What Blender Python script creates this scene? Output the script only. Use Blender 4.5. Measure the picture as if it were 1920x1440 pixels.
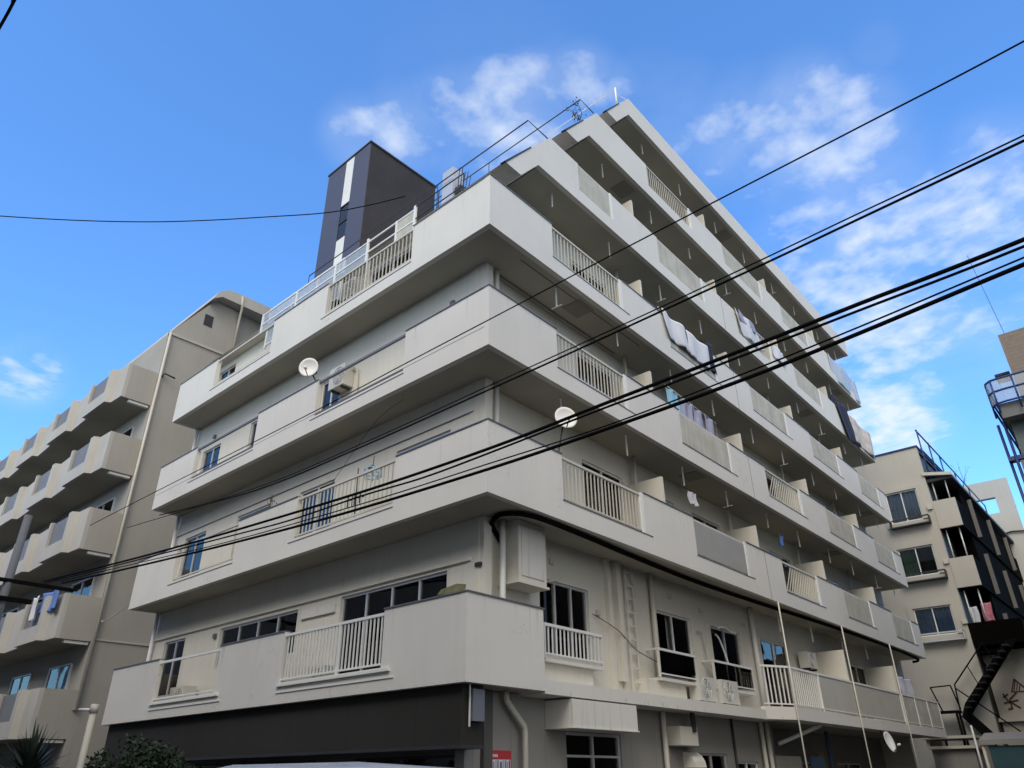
import bpy, bmesh, math, random
from mathutils import Vector, noise
random.seed(7)
R = math.radians
scene = bpy.context.scene
for o in list(bpy.data.objects): bpy.data.objects.remove(o)
col = scene.collection

# ------------------------------------------------------------------ camera
cam = bpy.data.cameras.new("camera"); cam_o = bpy.data.objects.new("camera", cam); col.objects.link(cam_o)
F_, YAW, PIT, ROL = 1377.698, 0.70691, 0.4931255, -0.00855322
d = Vector((math.cos(PIT)*math.cos(YAW), math.cos(PIT)*math.sin(YAW), math.sin(PIT)))
r = Vector((math.sin(YAW), -math.cos(YAW), 0)); u = r.cross(d)
r2 = math.cos(ROL)*r + math.sin(ROL)*u; u2 = -math.sin(ROL)*r + math.cos(ROL)*u
from mathutils import Matrix
m = Matrix((r2, u2, -d)).transposed().to_4x4(); m.translation = Vector((-8.3403, -7.6709, 1.6))
cam_o.matrix_world = m
cam.sensor_width = 36; cam.lens = 36*F_/1920; cam.clip_start = 0.05; cam.clip_end = 3000
scene.camera = cam_o

# ------------------------------------------------------------------ world, sun, exposure
SUN_AZ, SUN_EL = R(207), R(42)       # direction towards the (veiled) sun: behind the camera
world = bpy.data.worlds.new("World"); scene.world = world; world.use_nodes = True
nt = world.node_tree; nt.nodes.clear(); N = nt.nodes.new; L = nt.links.new
out = N('ShaderNodeOutputWorld'); bg = N('ShaderNodeBackground')
sky = N('ShaderNodeTexSky'); sky.sky_type = 'NISHITA'; sky.sun_disc = False
sky.sun_elevation = SUN_EL; sky.sun_rotation = R(90) - SUN_AZ
sky.air_density = 1.0; sky.dust_density = 0.6; sky.ozone_density = 2.5
bg.inputs['Strength'].default_value = 0.14
def mth(op, a=None, b=None, c=None, clamp=False):
    n = N('ShaderNodeMath'); n.operation = op; n.use_clamp = clamp
    for i, v in enumerate((a, b, c)):
        if v is None: continue
        if isinstance(v, (int, float)): n.inputs[i].default_value = v
        else: L(v, n.inputs[i])
    return n.outputs[0]
tc = N('ShaderNodeTexCoord'); sep = N('ShaderNodeSeparateXYZ'); L(tc.outputs['Generated'], sep.inputs[0])
# cloud layer projected on a plane high overhead
zc = mth('MAXIMUM', sep.outputs[2], 0.06)
px = mth('DIVIDE', sep.outputs[0], zc); py = mth('DIVIDE', sep.outputs[1], zc)
cmb = N('ShaderNodeCombineXYZ'); L(px, cmb.inputs[0]); L(py, cmb.inputs[1])
n1 = N('ShaderNodeTexNoise'); n1.inputs['Scale'].default_value = 3.6; n1.inputs['Detail'].default_value = 7; n1.inputs['Roughness'].default_value = 0.58
n1.inputs['Distortion'].default_value = 0.25
L(cmb.outputs[0], n1.inputs['Vector'])
n2 = N('ShaderNodeTexNoise'); n2.inputs['Scale'].default_value = 1.3; n2.inputs['Detail'].default_value = 4
L(cmb.outputs[0], n2.inputs['Vector'])
def blob(az, el, rad, amp):
    """soft patch of cloud around one direction of the sky"""
    v = (math.cos(el)*math.cos(az), math.cos(el)*math.sin(az), math.sin(el))
    dp = N('ShaderNodeVectorMath'); dp.operation = 'DOT_PRODUCT'; L(tc.outputs['Generated'], dp.inputs[0]); dp.inputs[1].default_value = v
    mr = N('ShaderNodeMapRange'); mr.interpolation_type = 'SMOOTHSTEP'
    L(dp.outputs['Value'], mr.inputs['Value']); mr.inputs['From Min'].default_value = math.cos(rad); mr.inputs['From Max'].default_value = math.cos(rad*0.15)
    mr.inputs['To Max'].default_value = amp
    return mr.outputs[0]
BLOBS = [  # azimuth, elevation, radius, amount (degrees)
    (56.0, 45.9, 4.4, 0.832), (51.7, 47.0, 4.95, 0.884), (47.3, 47.9, 5.5, 0.957), (42.6, 48.2, 6.05, 0.988), (37.9, 49.0, 5.5, 0.967), (33.1, 49.4, 4.95, 0.915), (29.1, 48.3, 4.4, 0.832), (43.8, 48.2, 12.0, 0.42), (24.4, 46.6, 6.72, 0.69), (16.5, 44.0, 6.72, 0.805), (11.7, 43.5, 6.72, 0.977), (8.0, 42.0, 5.6, 0.977), (12.7, 40.4, 5.6, 0.69), (3.3, 33.3, 7.84, 0.977), (-0.7, 35.8, 5.6, 0.92), (8.4, 37.2, 7.84, 0.862), (11.8, 34.7, 7.84, 0.977), (7.5, 30.1, 8.96, 0.92), (10.3, 28.5, 6.72, 1.15), (4.1, 29.0, 7.84, 0.862), (5.2, 32.4, 6.72, 0.92), (0.9, 30.1, 5.6, 0.805), (10.6, 24.7, 5.6, 1.035), (12.0, 22.4, 6.16, 1.15), (9.9, 21.9, 4.48, 0.805), (9.1, 25.9, 3.36, 0.92), (3.8, 46.4, 2.5, 0.5), (77.6, 24.2, 3.3, 1.08), (79.5, 23.6, 2.4, 0.9), (35.3, 51.6, 3.3, 0.468)
]
acc = None
for az, el, ra, am in BLOBS:
    b_ = blob(R(az), R(el), R(ra), am); acc = b_ if acc is None else mth('MAXIMUM', acc, b_)
n3 = N('ShaderNodeTexNoise'); n3.inputs['Scale'].default_value = 12.5; n3.inputs['Detail'].default_value = 5; n3.inputs['Roughness'].default_value = 0.5; L(cmb.outputs[0], n3.inputs['Vector'])
nn = mth('ADD', mth('ADD', mth('MULTIPLY', n1.outputs['Fac'], 0.40), mth('MULTIPLY', n3.outputs['Fac'], 0.40)), mth('MULTIPLY', n2.outputs['Fac'], 0.20))
dens = mth('MULTIPLY', mth('SUBTRACT', nn, mth('SUBTRACT', 0.72, mth('MULTIPLY', acc, 0.30))), 5.0, clamp=True)
dens = mth('MULTIPLY', dens, mth('POWER', acc, 0.5))
haze_ = mth('MULTIPLY', mth('MULTIPLY', mth('SUBTRACT', mth('ADD', mth('MULTIPLY', n1.outputs['Fac'], .7), mth('MULTIPLY', n2.outputs['Fac'], .3)), 0.36), 3.2, clamp=True), mth('MULTIPLY', mth('POWER', acc, 2.2), 0.42))
dens = mth('MAXIMUM', dens, haze_)
# bright cloud added behind the camera, out of view, to light the facades
cloud_fill = blob(R(220), R(40), R(84), 1.0)
cloud_fill_d = mth('MULTIPLY', cloud_fill, mth('ADD', 0.75, mth('MULTIPLY', n2.outputs['Fac'], 0.5)), clamp=True)
mixc = N('ShaderNodeMix'); mixc.data_type = 'RGBA'
skt = N('ShaderNodeMix'); skt.data_type = 'RGBA'; skt.blend_type = 'MULTIPLY'; skt.inputs['Factor'].default_value = 1
L(sky.outputs[0], skt.inputs['A']); skt.inputs['B'].default_value = (0.84, 1.36, 1.86, 1)
L(skt.outputs['Result'], mixc.inputs['A']); mixc.inputs['B'].default_value = (4.5, 4.9, 5.4, 1)
L(mth('MULTIPLY', dens, 0.80), mixc.inputs['Factor'])
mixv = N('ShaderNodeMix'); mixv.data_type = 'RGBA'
L(mixc.outputs['Result'], mixv.inputs['A']); mixv.inputs['B'].default_value = (7.7, 7.15, 6.3, 1); L(cloud_fill_d, mixv.inputs['Factor'])
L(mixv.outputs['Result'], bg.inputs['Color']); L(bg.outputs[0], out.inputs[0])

sun = bpy.data.lights.new("sun", 'SUN'); sun.energy = 1.0; sun.angle = R(30); sun.color = (1, 0.95, 0.88)
sun_o = bpy.data.objects.new("sun", sun); col.objects.link(sun_o)
sd = Vector((math.cos(SUN_EL)*math.cos(SUN_AZ), math.cos(SUN_EL)*math.sin(SUN_AZ), math.sin(SUN_EL)))
sun_o.rotation_euler = sd.to_track_quat('Z', 'Y').to_euler()
scene.view_settings.view_transform = 'Standard'; scene.view_settings.look = 'None'
scene.view_settings.exposure = 0.5; scene.view_settings.gamma = 1.0
scene.render.engine = 'CYCLES'
scene.cycles.max_bounces = 6; scene.cycles.diffuse_bounces = 4; scene.cycles.transparent_max_bounces = 10
scene.cycles.caustics_reflective = False; scene.cycles.caustics_refractive = False

# ------------------------------------------------------------------ materials
MATS = {}
def mat(name, color, rough=0.7, metal=0.0, var=0.06, scale=1.5, streak=0.0, bump=0.0, bscale=60, alpha=1.0, spec=0.5, dirt=None, lines=None, emit=None):
    if name in MATS: return MATS[name]
    m = bpy.data.materials.new(name); m.use_nodes = True; t = m.node_tree; n = t.nodes; l = t.links
    b = n['Principled BSDF']; b.inputs['Roughness'].default_value = rough; b.inputs['Metallic'].default_value = metal
    b.inputs['Specular IOR Level'].default_value = spec
    tcn = n.new('ShaderNodeTexCoord')
    nz = n.new('ShaderNodeTexNoise'); nz.inputs['Scale'].default_value = scale; nz.inputs['Detail'].default_value = 6
    geo = n.new('ShaderNodeNewGeometry'); l.new(geo.outputs['Position'], nz.inputs['Vector'])
    mr = n.new('ShaderNodeMapRange'); l.new(nz.outputs['Fac'], mr.inputs['Value'])
    mr.inputs['From Min'].default_value = 0.3; mr.inputs['From Max'].default_value = 0.7
    mr.inputs['To Min'].default_value = 1-var; mr.inputs['To Max'].default_value = 1+var
    mx = n.new('ShaderNodeMix'); mx.data_type = 'RGBA'; mx.blend_type = 'MULTIPLY'; mx.inputs['Factor'].default_value = 1
    mx.inputs['A'].default_value = (*color, 1); l.new(mr.outputs[0], mx.inputs['B'])
    last = mx.outputs['Result']
    if streak > 0:   # rain streaks: noise stretched along z
        mp = n.new('ShaderNodeMapping'); mp.inputs['Scale'].default_value = (7, 7, 0.55); l.new(geo.outputs['Position'], mp.inputs['Vector'])
        n2 = n.new('ShaderNodeTexNoise'); n2.inputs['Scale'].default_value = 1.0; n2.inputs['Detail'].default_value = 5; l.new(mp.outputs[0], n2.inputs['Vector'])
        m2 = n.new('ShaderNodeMapRange'); l.new(n2.outputs['Fac'], m2.inputs['Value']); m2.inputs['From Min'].default_value = 0.52; m2.inputs['From Max'].default_value = 0.78
        m2.inputs['To Max'].default_value = streak
        x2 = n.new('ShaderNodeMix'); x2.data_type = 'RGBA'; l.new(m2.outputs[0], x2.inputs['Factor']); l.new(last, x2.inputs['A'])
        dc = dirt or (color[0]*0.55, color[1]*0.53, color[2]*0.47); x2.inputs['B'].default_value = (*dc, 1); last = x2.outputs['Result']
    if lines:        # faint horizontal or vertical board / joint lines: (axis, period, width, depth)
        ax, per, wid, dep = lines
        sp = n.new('ShaderNodeSeparateXYZ'); l.new(geo.outputs['Position'], sp.inputs[0])
        if ax == 'z': src = sp.outputs[2]
        else:
            ad = n.new('ShaderNodeMath'); ad.operation = 'ADD'; l.new(sp.outputs[0], ad.inputs[0]); l.new(sp.outputs[1], ad.inputs[1]); src = ad.outputs[0]
        md = n.new('ShaderNodeMath'); md.operation = 'FLOORED_MODULO'; l.new(src, md.inputs[0]); md.inputs[1].default_value = per
        lt = n.new('ShaderNodeMath'); lt.operation = 'LESS_THAN'; l.new(md.outputs[0], lt.inputs[0]); lt.inputs[1].default_value = wid
        ml = n.new('ShaderNodeMath'); ml.operation = 'MULTIPLY'; l.new(lt.outputs[0], ml.inputs[0]); ml.inputs[1].default_value = dep
        x3 = n.new('ShaderNodeMix'); x3.data_type = 'RGBA'; l.new(ml.outputs[0], x3.inputs['Factor']); l.new(last, x3.inputs['A']); x3.inputs['B'].default_value = (color[0]*.3, color[1]*.3, color[2]*.3, 1); last = x3.outputs['Result']
    l.new(last, b.inputs['Base Color'])
    if bump > 0:
        nb = n.new('ShaderNodeTexNoise'); nb.inputs['Scale'].default_value = bscale; nb.inputs['Detail'].default_value = 4; l.new(geo.outputs['Position'], nb.inputs['Vector'])
        bp = n.new('ShaderNodeBump'); bp.inputs['Strength'].default_value = bump; bp.inputs['Distance'].default_value = 0.01; l.new(nb.outputs['Fac'], bp.inputs['Height']); l.new(bp.outputs[0], b.inputs['Normal'])
    if alpha < 1: b.inputs['Alpha'].default_value = alpha
    if emit: b.inputs['Emission Color'].default_value = (*emit[0], 1); b.inputs['Emission Strength'].default_value = emit[1]
    MATS[name] = m; return m
def glass_mat(name, tint, trans):
    m = bpy.data.materials.new(name); m.use_nodes = True; t = m.node_tree; n = t.nodes; l = t.links; n.clear()
    o = n.new('ShaderNodeOutputMaterial'); tr = n.new('ShaderNodeBsdfTransparent'); tr.inputs[0].default_value = (*tint, 1)
    gl = n.new('ShaderNodeBsdfGlossy'); gl.inputs['Roughness'].default_value = 0.03; gl.inputs[0].default_value = (0.74, 0.70, 0.66, 1)
    fr = n.new('ShaderNodeFresnel'); fr.inputs[0].default_value = 1.5
    nz = n.new('ShaderNodeTexNoise'); nz.inputs['Scale'].default_value = 1.1; g = n.new('ShaderNodeNewGeometry'); l.new(g.outputs['Position'], nz.inputs[0])
    bp = n.new('ShaderNodeBump'); bp.inputs['Strength'].default_value = 0.12; bp.inputs['Distance'].default_value = 0.05; l.new(nz.outputs['Fac'], bp.inputs['Height']); l.new(bp.outputs[0], gl.inputs['Normal'])
    ad = n.new('ShaderNodeMath'); ad.operation = 'ADD'; ad.use_clamp = True; ad.inputs[1].default_value = 0.04; l.new(fr.outputs[0], ad.inputs[0])
    mx = n.new('ShaderNodeMixShader'); l.new(ad.outputs[0], mx.inputs[0]); l.new(tr.outputs[0], mx.inputs[1]); l.new(gl.outputs[0], mx.inputs[2])
    l.new(mx.outputs[0], o.inputs[0]); MATS[name] = m; return m
PAINT = mat('white_paint', (0.68, 0.66, 0.615), 0.8, var=0.035, scale=0.8, streak=0.07, bump=0.12, bscale=45, spec=.3)
def wear(m):
    """grime runs below the wall tops and a few hairline cracks"""
    t = m.node_tree; n = t.nodes; l = t.links; b = n['Principled BSDF']; src = b.inputs['Base Color'].links[0].from_socket
    def q(op, a, b_=None, c=None, cl=False):
        x = n.new('ShaderNodeMath'); x.operation = op; x.use_clamp = cl
        for i, v in enumerate((a, b_, c)):
            if v is None: continue
            if isinstance(v, (int, float)): x.inputs[i].default_value = v
            else: l.new(v, x.inputs[i])
        return x.outputs[0]
    g = n.new('ShaderNodeNewGeometry'); sp = n.new('ShaderNodeSeparateXYZ'); l.new(g.outputs['Position'], sp.inputs[0])
    ph = q('FLOORED_MODULO', q('SUBTRACT', sp.outputs[2], 5.71), 2.8)          # height above each slab edge
    top = q('MULTIPLY', q('SUBTRACT', ph, 0.35), 1.05, cl=True)
    mp = n.new('ShaderNodeMapping'); mp.inputs['Scale'].default_value = (11, 11, 0.35); l.new(g.outputs['Position'], mp.inputs['Vector'])
    nz = n.new('ShaderNodeTexNoise'); nz.inputs['Scale'].default_value = 1.0; nz.inputs['Detail'].default_value = 3; l.new(mp.outputs[0], nz.inputs['Vector'])
    run = q('MULTIPLY', q('MULTIPLY', q('SUBTRACT', nz.outputs['Fac'], 0.60), 7.0, cl=True), q('POWER', top, 2.0))
    cz = n.new('ShaderNodeTexNoise'); cz.inputs['Scale'].default_value = 0.55; cz.inputs['Detail'].default_value = 5; cz.inputs['Roughness'].default_value = .62; l.new(g.outputs['Position'], cz.inputs['Vector'])
    cr = q('LESS_THAN', q('ABSOLUTE', q('SUBTRACT', cz.outputs['Fac'], 0.56)), 0.0010)
    bz = n.new('ShaderNodeTexNoise'); bz.inputs['Scale'].default_value = 0.35; l.new(g.outputs['Position'], bz.inputs['Vector'])
    cr = q('MULTIPLY', cr, q('GREATER_THAN', bz.outputs['Fac'], 0.53))
    f = q('MAXIMUM', q('MULTIPLY', run, 0.32), q('MULTIPLY', cr, 0.45))
    mx = n.new('ShaderNodeMix'); mx.data_type = 'RGBA'; l.new(f, mx.inputs['Factor']); l.new(src, mx.inputs['A']); mx.inputs['B'].default_value = (0.16, 0.15, 0.125, 1)
    l.new(mx.outputs['Result'], b.inputs['Base Color'])
wear(PAINT)
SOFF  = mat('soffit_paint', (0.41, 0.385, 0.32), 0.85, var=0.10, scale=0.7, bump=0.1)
CREAM = mat('cream_wall', (0.68, 0.65, 0.57), 0.8, var=0.05, scale=0.9, streak=0.18, bump=0.2, bscale=70)
GREYW = mat('grey_wall', (0.29, 0.28, 0.26), 0.8, var=0.08, scale=0.8, streak=0.15, bump=0.15, lines=('h', 0.9, 0.012, 0.5))
BEIGE = mat('beige_wall', (0.385, 0.365, 0.33), 0.85, var=0.06, scale=0.6, streak=0.14, bump=0.2)
BEIGE2 = mat('beige_parapet', (0.47, 0.455, 0.42), 0.85, var=0.06, scale=0.9, streak=0.16, bump=0.15)
SAND  = mat('sand_wall', (0.50, 0.47, 0.41), 0.85, var=0.05, scale=0.7, streak=0.10, bump=0.2)
FARW  = mat('far_wall', (0.50, 0.50, 0.46), 0.85, var=0.05, scale=0.4, streak=0.2)
ALU   = mat('aluminium', (0.62, 0.63, 0.65), 0.4, 0.3, var=0.04)
WHITE = mat('white_metal', (0.78, 0.78, 0.75), 0.45, var=0.04)
CRM   = mat('cream_metal', (0.56, 0.535, 0.46), 0.5, var=0.06, streak=0.15)
DARKM = mat('dark_metal', (0.03, 0.031, 0.035), 0.7, 0.0, var=0.1)
BLACK = mat('black_rubber', (0.005, 0.005, 0.006), 0.9, var=0.1, spec=.08)
FASC  = mat('charcoal_fascia', (0.040, 0.037, 0.033), 0.75, var=0.12, scale=0.6, spec=0.12, streak=0.2, dirt=(.04, .036, .03), lines=('h', 1.82, .012, .6))
TOWL  = mat('slate_cladding', (0.060, 0.060, 0.085), 0.45, var=0.05, scale=0.6, lines=('z', 1.4, 0.02, 0.4))
TOWD  = mat('brown_cladding', (0.022, 0.018, 0.019), 0.75, var=0.25, scale=1.2, lines=('h', .91, .012, .7))
FROST = mat('frosted_panel', (0.56, 0.54, 0.47), 0.8, var=0.14, scale=2.2, streak=0.45, alpha=0.86, spec=0.1)
GREYP = mat('grey_sheet', (0.33, 0.325, 0.31), 0.8, var=0.05, scale=1.5, streak=0.08)
MESHP = mat('grey_screen', (0.20, 0.195, 0.20), 0.6, var=0.08, alpha=0.9)
CURT  = mat('white_curtain', (0.62, 0.63, 0.66), 0.9, var=0.06)
CURTB = mat('blue_curtain', (0.28, 0.38, 0.52), 0.9, var=0.06)
CURTG = mat('grey_curtain', (0.22, 0.22, 0.23), 0.9, var=0.06)
GREENC = mat('green_curtain', (0.11, 0.22, 0.08), 0.9, var=0.06)
ROOM  = mat('room_dark', (0.12, 0.115, 0.11), 0.9, var=0.05)
CONC  = mat('concrete', (0.14, 0.137, 0.13), 0.9, var=0.12, scale=1.3, bump=0.3)
ASPH  = mat('asphalt', (0.05, 0.05, 0.052), 0.9, var=0.15, scale=3, bump=0.5, bscale=120)
PAVE  = mat('paving', (0.13, 0.127, 0.12), 0.9, var=0.1, bump=0.3)
LINEW = mat('road_paint', (0.7, 0.7, 0.68), 0.7, var=0.1)
BROWN = mat('brown_box', (0.22, 0.15, 0.10), 0.8, var=0.1)
LEAF  = mat('leaf', (0.016, 0.030, 0.014), 0.75, var=0.55, scale=4)
LEAFD = mat('yucca_leaf', (0.022, 0.034, 0.024), 0.55, var=0.3, scale=5)
BARK  = mat('bark', (0.08, 0.06, 0.045), 0.9, var=0.2, bump=0.5)
RED   = mat('red_sign', (0.50, 0.045, 0.055), 0.5, var=0.03)
MAROON = mat('maroon_sign', (0.16, 0.01, 0.03), 0.5, var=0.03)
SIGNW = mat('sign_white', (0.72, 0.74, 0.80), 0.5, var=0.03)
SIGNK = mat('sign_ink', (0.03, 0.03, 0.06), 0.5, var=0.03)
INKBR = mat('brown_lettering', (0.085, 0.04, 0.02), 0.6, var=0.1)
TOWEL = mat('white_cloth', (0.62, 0.63, 0.68), 0.9, var=0.04)
NAVY  = mat('navy_cloth', (0.018, 0.022, 0.055), 0.9, var=0.15)
LILAC = mat('lilac_cloth', (0.33, 0.34, 0.45), 0.9, var=0.12, scale=5)
BLUEC = mat('blue_cloth', (0.12, 0.22, 0.55), 0.9, var=0.1)
CYANP = mat('pale_blue_plastic', (0.25, 0.48, 0.62), 0.5, var=0.05)
PINKC = mat('pink_cloth', (0.55, 0.20, 0.26), 0.9, var=0.2, scale=9)
BUFF  = mat('buff_cloth', (0.52, 0.40, 0.33), 0.9, var=0.1)
TEAL  = mat('teal_tarp', (0.025, 0.075, 0.095), 0.6, var=0.1)
BLUEG = mat('blue_rail', (0.02, 0.045, 0.17), 0.4, var=0.1)
DISH  = mat('dish_white', (0.78, 0.78, 0.76), 0.45, var=0.03)
CARP  = mat('car_paint', (0.52, 0.60, 0.70), 0.2, 0.1, var=0.02)
RUST  = mat('stained_cloth', (0.55, 0.50, 0.45), 0.9, var=0.25, scale=3, streak=0.4)
LILG  = mat('moss_stain', (0.20, 0.20, 0.11), 0.9, var=0.3, scale=6)
GLASS = glass_mat('window_glass', (0.75, 0.8, 0.85), 0.8)
BALG  = mat('pale_glass', (0.50, 0.56, 0.62), 0.3, var=.08, alpha=.45)

# ------------------------------------------------------------------ mesh helpers
class Fr:
    """facade frame: s along the wall, n outwards, z up"""
    def __init__(f, o, S, Nn): f.o, f.S, f.N = o, S, Nn
    def __call__(f, s, n, z): return (f.o[0]+s*f.S[0]+n*f.N[0], f.o[1]+s*f.S[1]+n*f.N[1], z)
DEV = 0.02724
FL = Fr((0, 0), (math.sin(DEV), math.cos(DEV)), (-math.cos(DEV), math.sin(DEV)))   # left street
FR_ = Fr((0, 0), (1, 0), (0, -1))                                                    # right street
FE = Fr((0, 0), (0, -1), (-1, 0))                                                    # faces -x ; s runs towards -y
WD = Fr((0, 0), (1, 0), (0, 1))
class MB:
    def __init__(s): s.v = []; s.f = []; s.sm = []; s.parts = []
    def add(s, vs, fs, smooth=False):
        s.parts.append((list(vs), list(fs), smooth))
        b = len(s.v); s.v += [tuple(x) for x in vs]; s.f += [tuple(b+i for i in f) for f in fs]; s.sm += [smooth]*len(fs); return s
    def box(s, fr, s0, s1, n0, n1, z0, z1):
        p = [fr(a, b, c) for c in (z0, z1) for b in (n0, n1) for a in (s0, s1)]
        return s.add(p, [(0, 2, 3, 1), (4, 5, 7, 6), (0, 1, 5, 4), (2, 6, 7, 3), (0, 4, 6, 2), (1, 3, 7, 5)])
    def prism(s, bottom, top):
        k = len(bottom); fs = [tuple(range(k))[::-1], tuple(range(k, 2*k))]
        for i in range(k): j = (i+1) % k; fs.append((i, j, k+j, k+i))
        return s.add(list(bottom)+list(top), fs)
    def plan(s, pts, z0, z1): return s.prism([(x, y, z0) for x, y in pts], [(x, y, z1) for x, y in pts])
    def face_prism(s, fr, pts, n0, n1):     # polygon (s, z) extruded in n
        return s.prism([fr(a, n0, z) for a, z in pts], [fr(a, n1, z) for a, z in pts])
    def quad(s, a, b, c, d_): return s.add([a, b, c, d_], [(0, 1, 2, 3)])
    def tube(s, pts, rad, seg=8, caps=True):
        pts = [Vector(p) for p in pts]; rings = []; k = len(pts)
        rr = rad if isinstance(rad, (list, tuple)) else [rad]*k
        for i, p in enumerate(pts):
            t = (pts[min(i+1, k-1)]-pts[max(i-1, 0)]).normalized()
            a = t.cross(Vector((0, 0, 1)));
            if a.length < 0.05: a = t.cross(Vector((1, 0, 0)))
            a.normalize(); b = t.cross(a)
            rings.append([p+rr[i]*(math.cos(2*math.pi*q/seg)*a+math.sin(2*math.pi*q/seg)*b) for q in range(seg)])
        vs = [v for rg in rings for v in rg]; fs = []
        for i in range(k-1):
            for q in range(seg): fs.append((i*seg+q, i*seg+(q+1) % seg, (i+1)*seg+(q+1) % seg, (i+1)*seg+q))
        if caps: fs += [tuple(range(seg))[::-1], tuple(range((k-1)*seg, k*seg))]
        return s.add(vs, fs, True)
    def build_each(s, name, m, parent=None):
        return [MB().add(*p).build(name, m, parent) for p in s.parts]
    def build(s, name, m, parent=None):
        me = bpy.data.meshes.new(name); me.from_pydata(s.v, [], s.f)
        me.polygons.foreach_set('use_smooth', s.sm)
        bm = bmesh.new(); bm.from_mesh(me); bmesh.ops.recalc_face_normals(bm, faces=bm.faces); bm.to_mesh(me); bm.free()
        me.materials.append(m); o = bpy.data.objects.new(name, me); col.objects.link(o)
        if parent: o.parent = parent; o.matrix_parent_inverse = Matrix.Translation(-Vector(PLOC.get(parent.name, (0, 0, 0))))
        return o
PLOC = {}
def thing(name, label, cat, loc=(0, 0, 0), group=None):
    o = bpy.data.objects.new(name, None); col.objects.link(o); o.location = loc; PLOC[o.name] = tuple(loc)
    o['label'] = label; o['category'] = cat; o.empty_display_size = 0.3
    if group: o['group'] = group
    return o
def tag(o, label, cat, group=None):
    o['label'] = label; o['category'] = cat
    if group: o['group'] = group
    return o
def struct(o): o['kind'] = 'structure'; return o

def wall(mb, fr, s0, s1, z0, z1, n, t, holes=()):
    """wall of real thickness with real openings (holes: s0, s1, z0, z1)"""
    ss = sorted({s0, s1, *[h[0] for h in holes], *[h[1] for h in holes]}); zs = sorted({z0, z1, *[h[2] for h in holes], *[h[3] for h in holes]})
    ss = [x for x in ss if s0 <= x <= s1]; zs = [x for x in zs if z0 <= x <= z1]
    inside = lambda a, b: any(h[0] < a < h[1] and h[2] < b < h[3] for h in holes)
    for i in range(len(ss)-1):
        for j in range(len(zs)-1):
            if inside((ss[i]+ss[i+1])/2, (zs[j]+zs[j+1])/2): continue
            for nn_ in (n, n-t): mb.quad(fr(ss[i], nn_, zs[j]), fr(ss[i+1], nn_, zs[j]), fr(ss[i+1], nn_, zs[j+1]), fr(ss[i], nn_, zs[j+1]))
    for a, b, c, e in list(holes)+[(s0, s1, z0, z1)]:
        mb.quad(fr(a, n, c), fr(a, n-t, c), fr(a, n-t, e), fr(a, n, e)); mb.quad(fr(b, n, c), fr(b, n-t, c), fr(b, n-t, e), fr(b, n, e))
        mb.quad(fr(a, n, c), fr(b, n, c), fr(b, n-t, c), fr(a, n-t, c)); mb.quad(fr(a, n, e), fr(b, n, e), fr(b, n-t, e), fr(a, n-t, e))
def curtain_mb(fr, s0, s1, n, z0, z1, wave=0.025, per=0.16):
    mb = MB(); k = max(4, int((s1-s0)/per*6)); vs = []
    for i in range(k+1):
        s = s0+(s1-s0)*i/k; w = wave*math.sin(2*math.pi*(s-s0)/per)+wave*.5*math.sin(2*math.pi*(s-s0)/(per*2.7)+1)
        vs += [fr(s, n+w, z0), fr(s, n+w, z1)]
    mb.add(vs, [(2*i, 2*i+2, 2*i+3, 2*i+1) for i in range(k)], True); return mb
def window(fr, s0, s1, z0, z1, n, parent, panes=2, curtain=None, cover=(0, 1), sill=False, frame=None, transom=None, open_=None):
    """sliding window: frame (part) > pane, curtain"""
    frame = frame or ALU; w = 0.045; mb = MB(); nb = n-0.10
    mb.box(fr, s0, s1, nb, nb+0.06, z1-w, z1); mb.box(fr, s0, s1, nb, nb+0.07, z0, z0+w)
    mb.box(fr, s0, s0+w, nb, nb+0.06, z0+w, z1-w); mb.box(fr, s1-w, s1, nb, nb+0.06, z0+w, z1-w)
    for i in range(1, panes):
        c = s0+(s1-s0)*i/panes; mb.box(fr, c-0.022, c+0.022, nb+0.01, nb+0.055, z0+w, z1-w)
    if transom: mb.box(fr, s0+w, s1-w, nb+.012, nb+.05, transom-.02, transom+.02)
    if sill: mb.box(fr, s0-0.04, s1+0.04, nb+.07, n+0.05, z0-0.05, z0+.003)
    f = mb.build('window', frame, parent)
    g = MB(); a0 = s0+w
    if open_: a0 = s0+w+(s1-s0-2*w)*open_
    g.box(fr, a0, s1-w, nb+0.015, nb+0.025, z0+w, z1-w); g.build('pane', GLASS, f)
    if curtain:
        curtain_mb(fr, s0+(s1-s0)*cover[0]+.02, s0+(s1-s0)*cover[1]-.02, nb-0.10, z0+.02, z1-.02).build('curtain', curtain, f)
    return f
def railing(fr, s0, s1, n, z0, z1, parent, m=None, step=0.125, bw=0.022, slant=0, top=0.05, posts=()):
    m = m or CRM; mb = MB()
    mb.box(fr, s0, s1, n-0.025, n+0.025, z1-top, z1); mb.box(fr, s0, s1, n-0.018, n+0.018, z0+0.05, z0+0.08)
    if step:
        k = int((s1-s0)/step)
        for i in range(1, k):
            s = s0+(s1-s0)*i/k
            if slant: mb.prism([fr(s-bw/2, n-.01, z0+.08), fr(s+bw/2, n-.01, z0+.08), fr(s+bw/2, n+.01, z0+.08), fr(s-bw/2, n+.01, z0+.08)],
                               [fr(s-bw/2+slant, n-.01, z1-top), fr(s+bw/2+slant, n-.01, z1-top), fr(s+bw/2+slant, n+.01, z1-top), fr(s-bw/2+slant, n+.01, z1-top)])
            else: mb.box(fr, s-bw/2, s+bw/2, n-0.010, n+0.010, z0+0.08, z1-top)
    for p in posts: mb.box(fr, p-.025, p+.025, n-.03, n+.028, z0, z1+.003)
    return mb.build('railing', m, parent)

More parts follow.
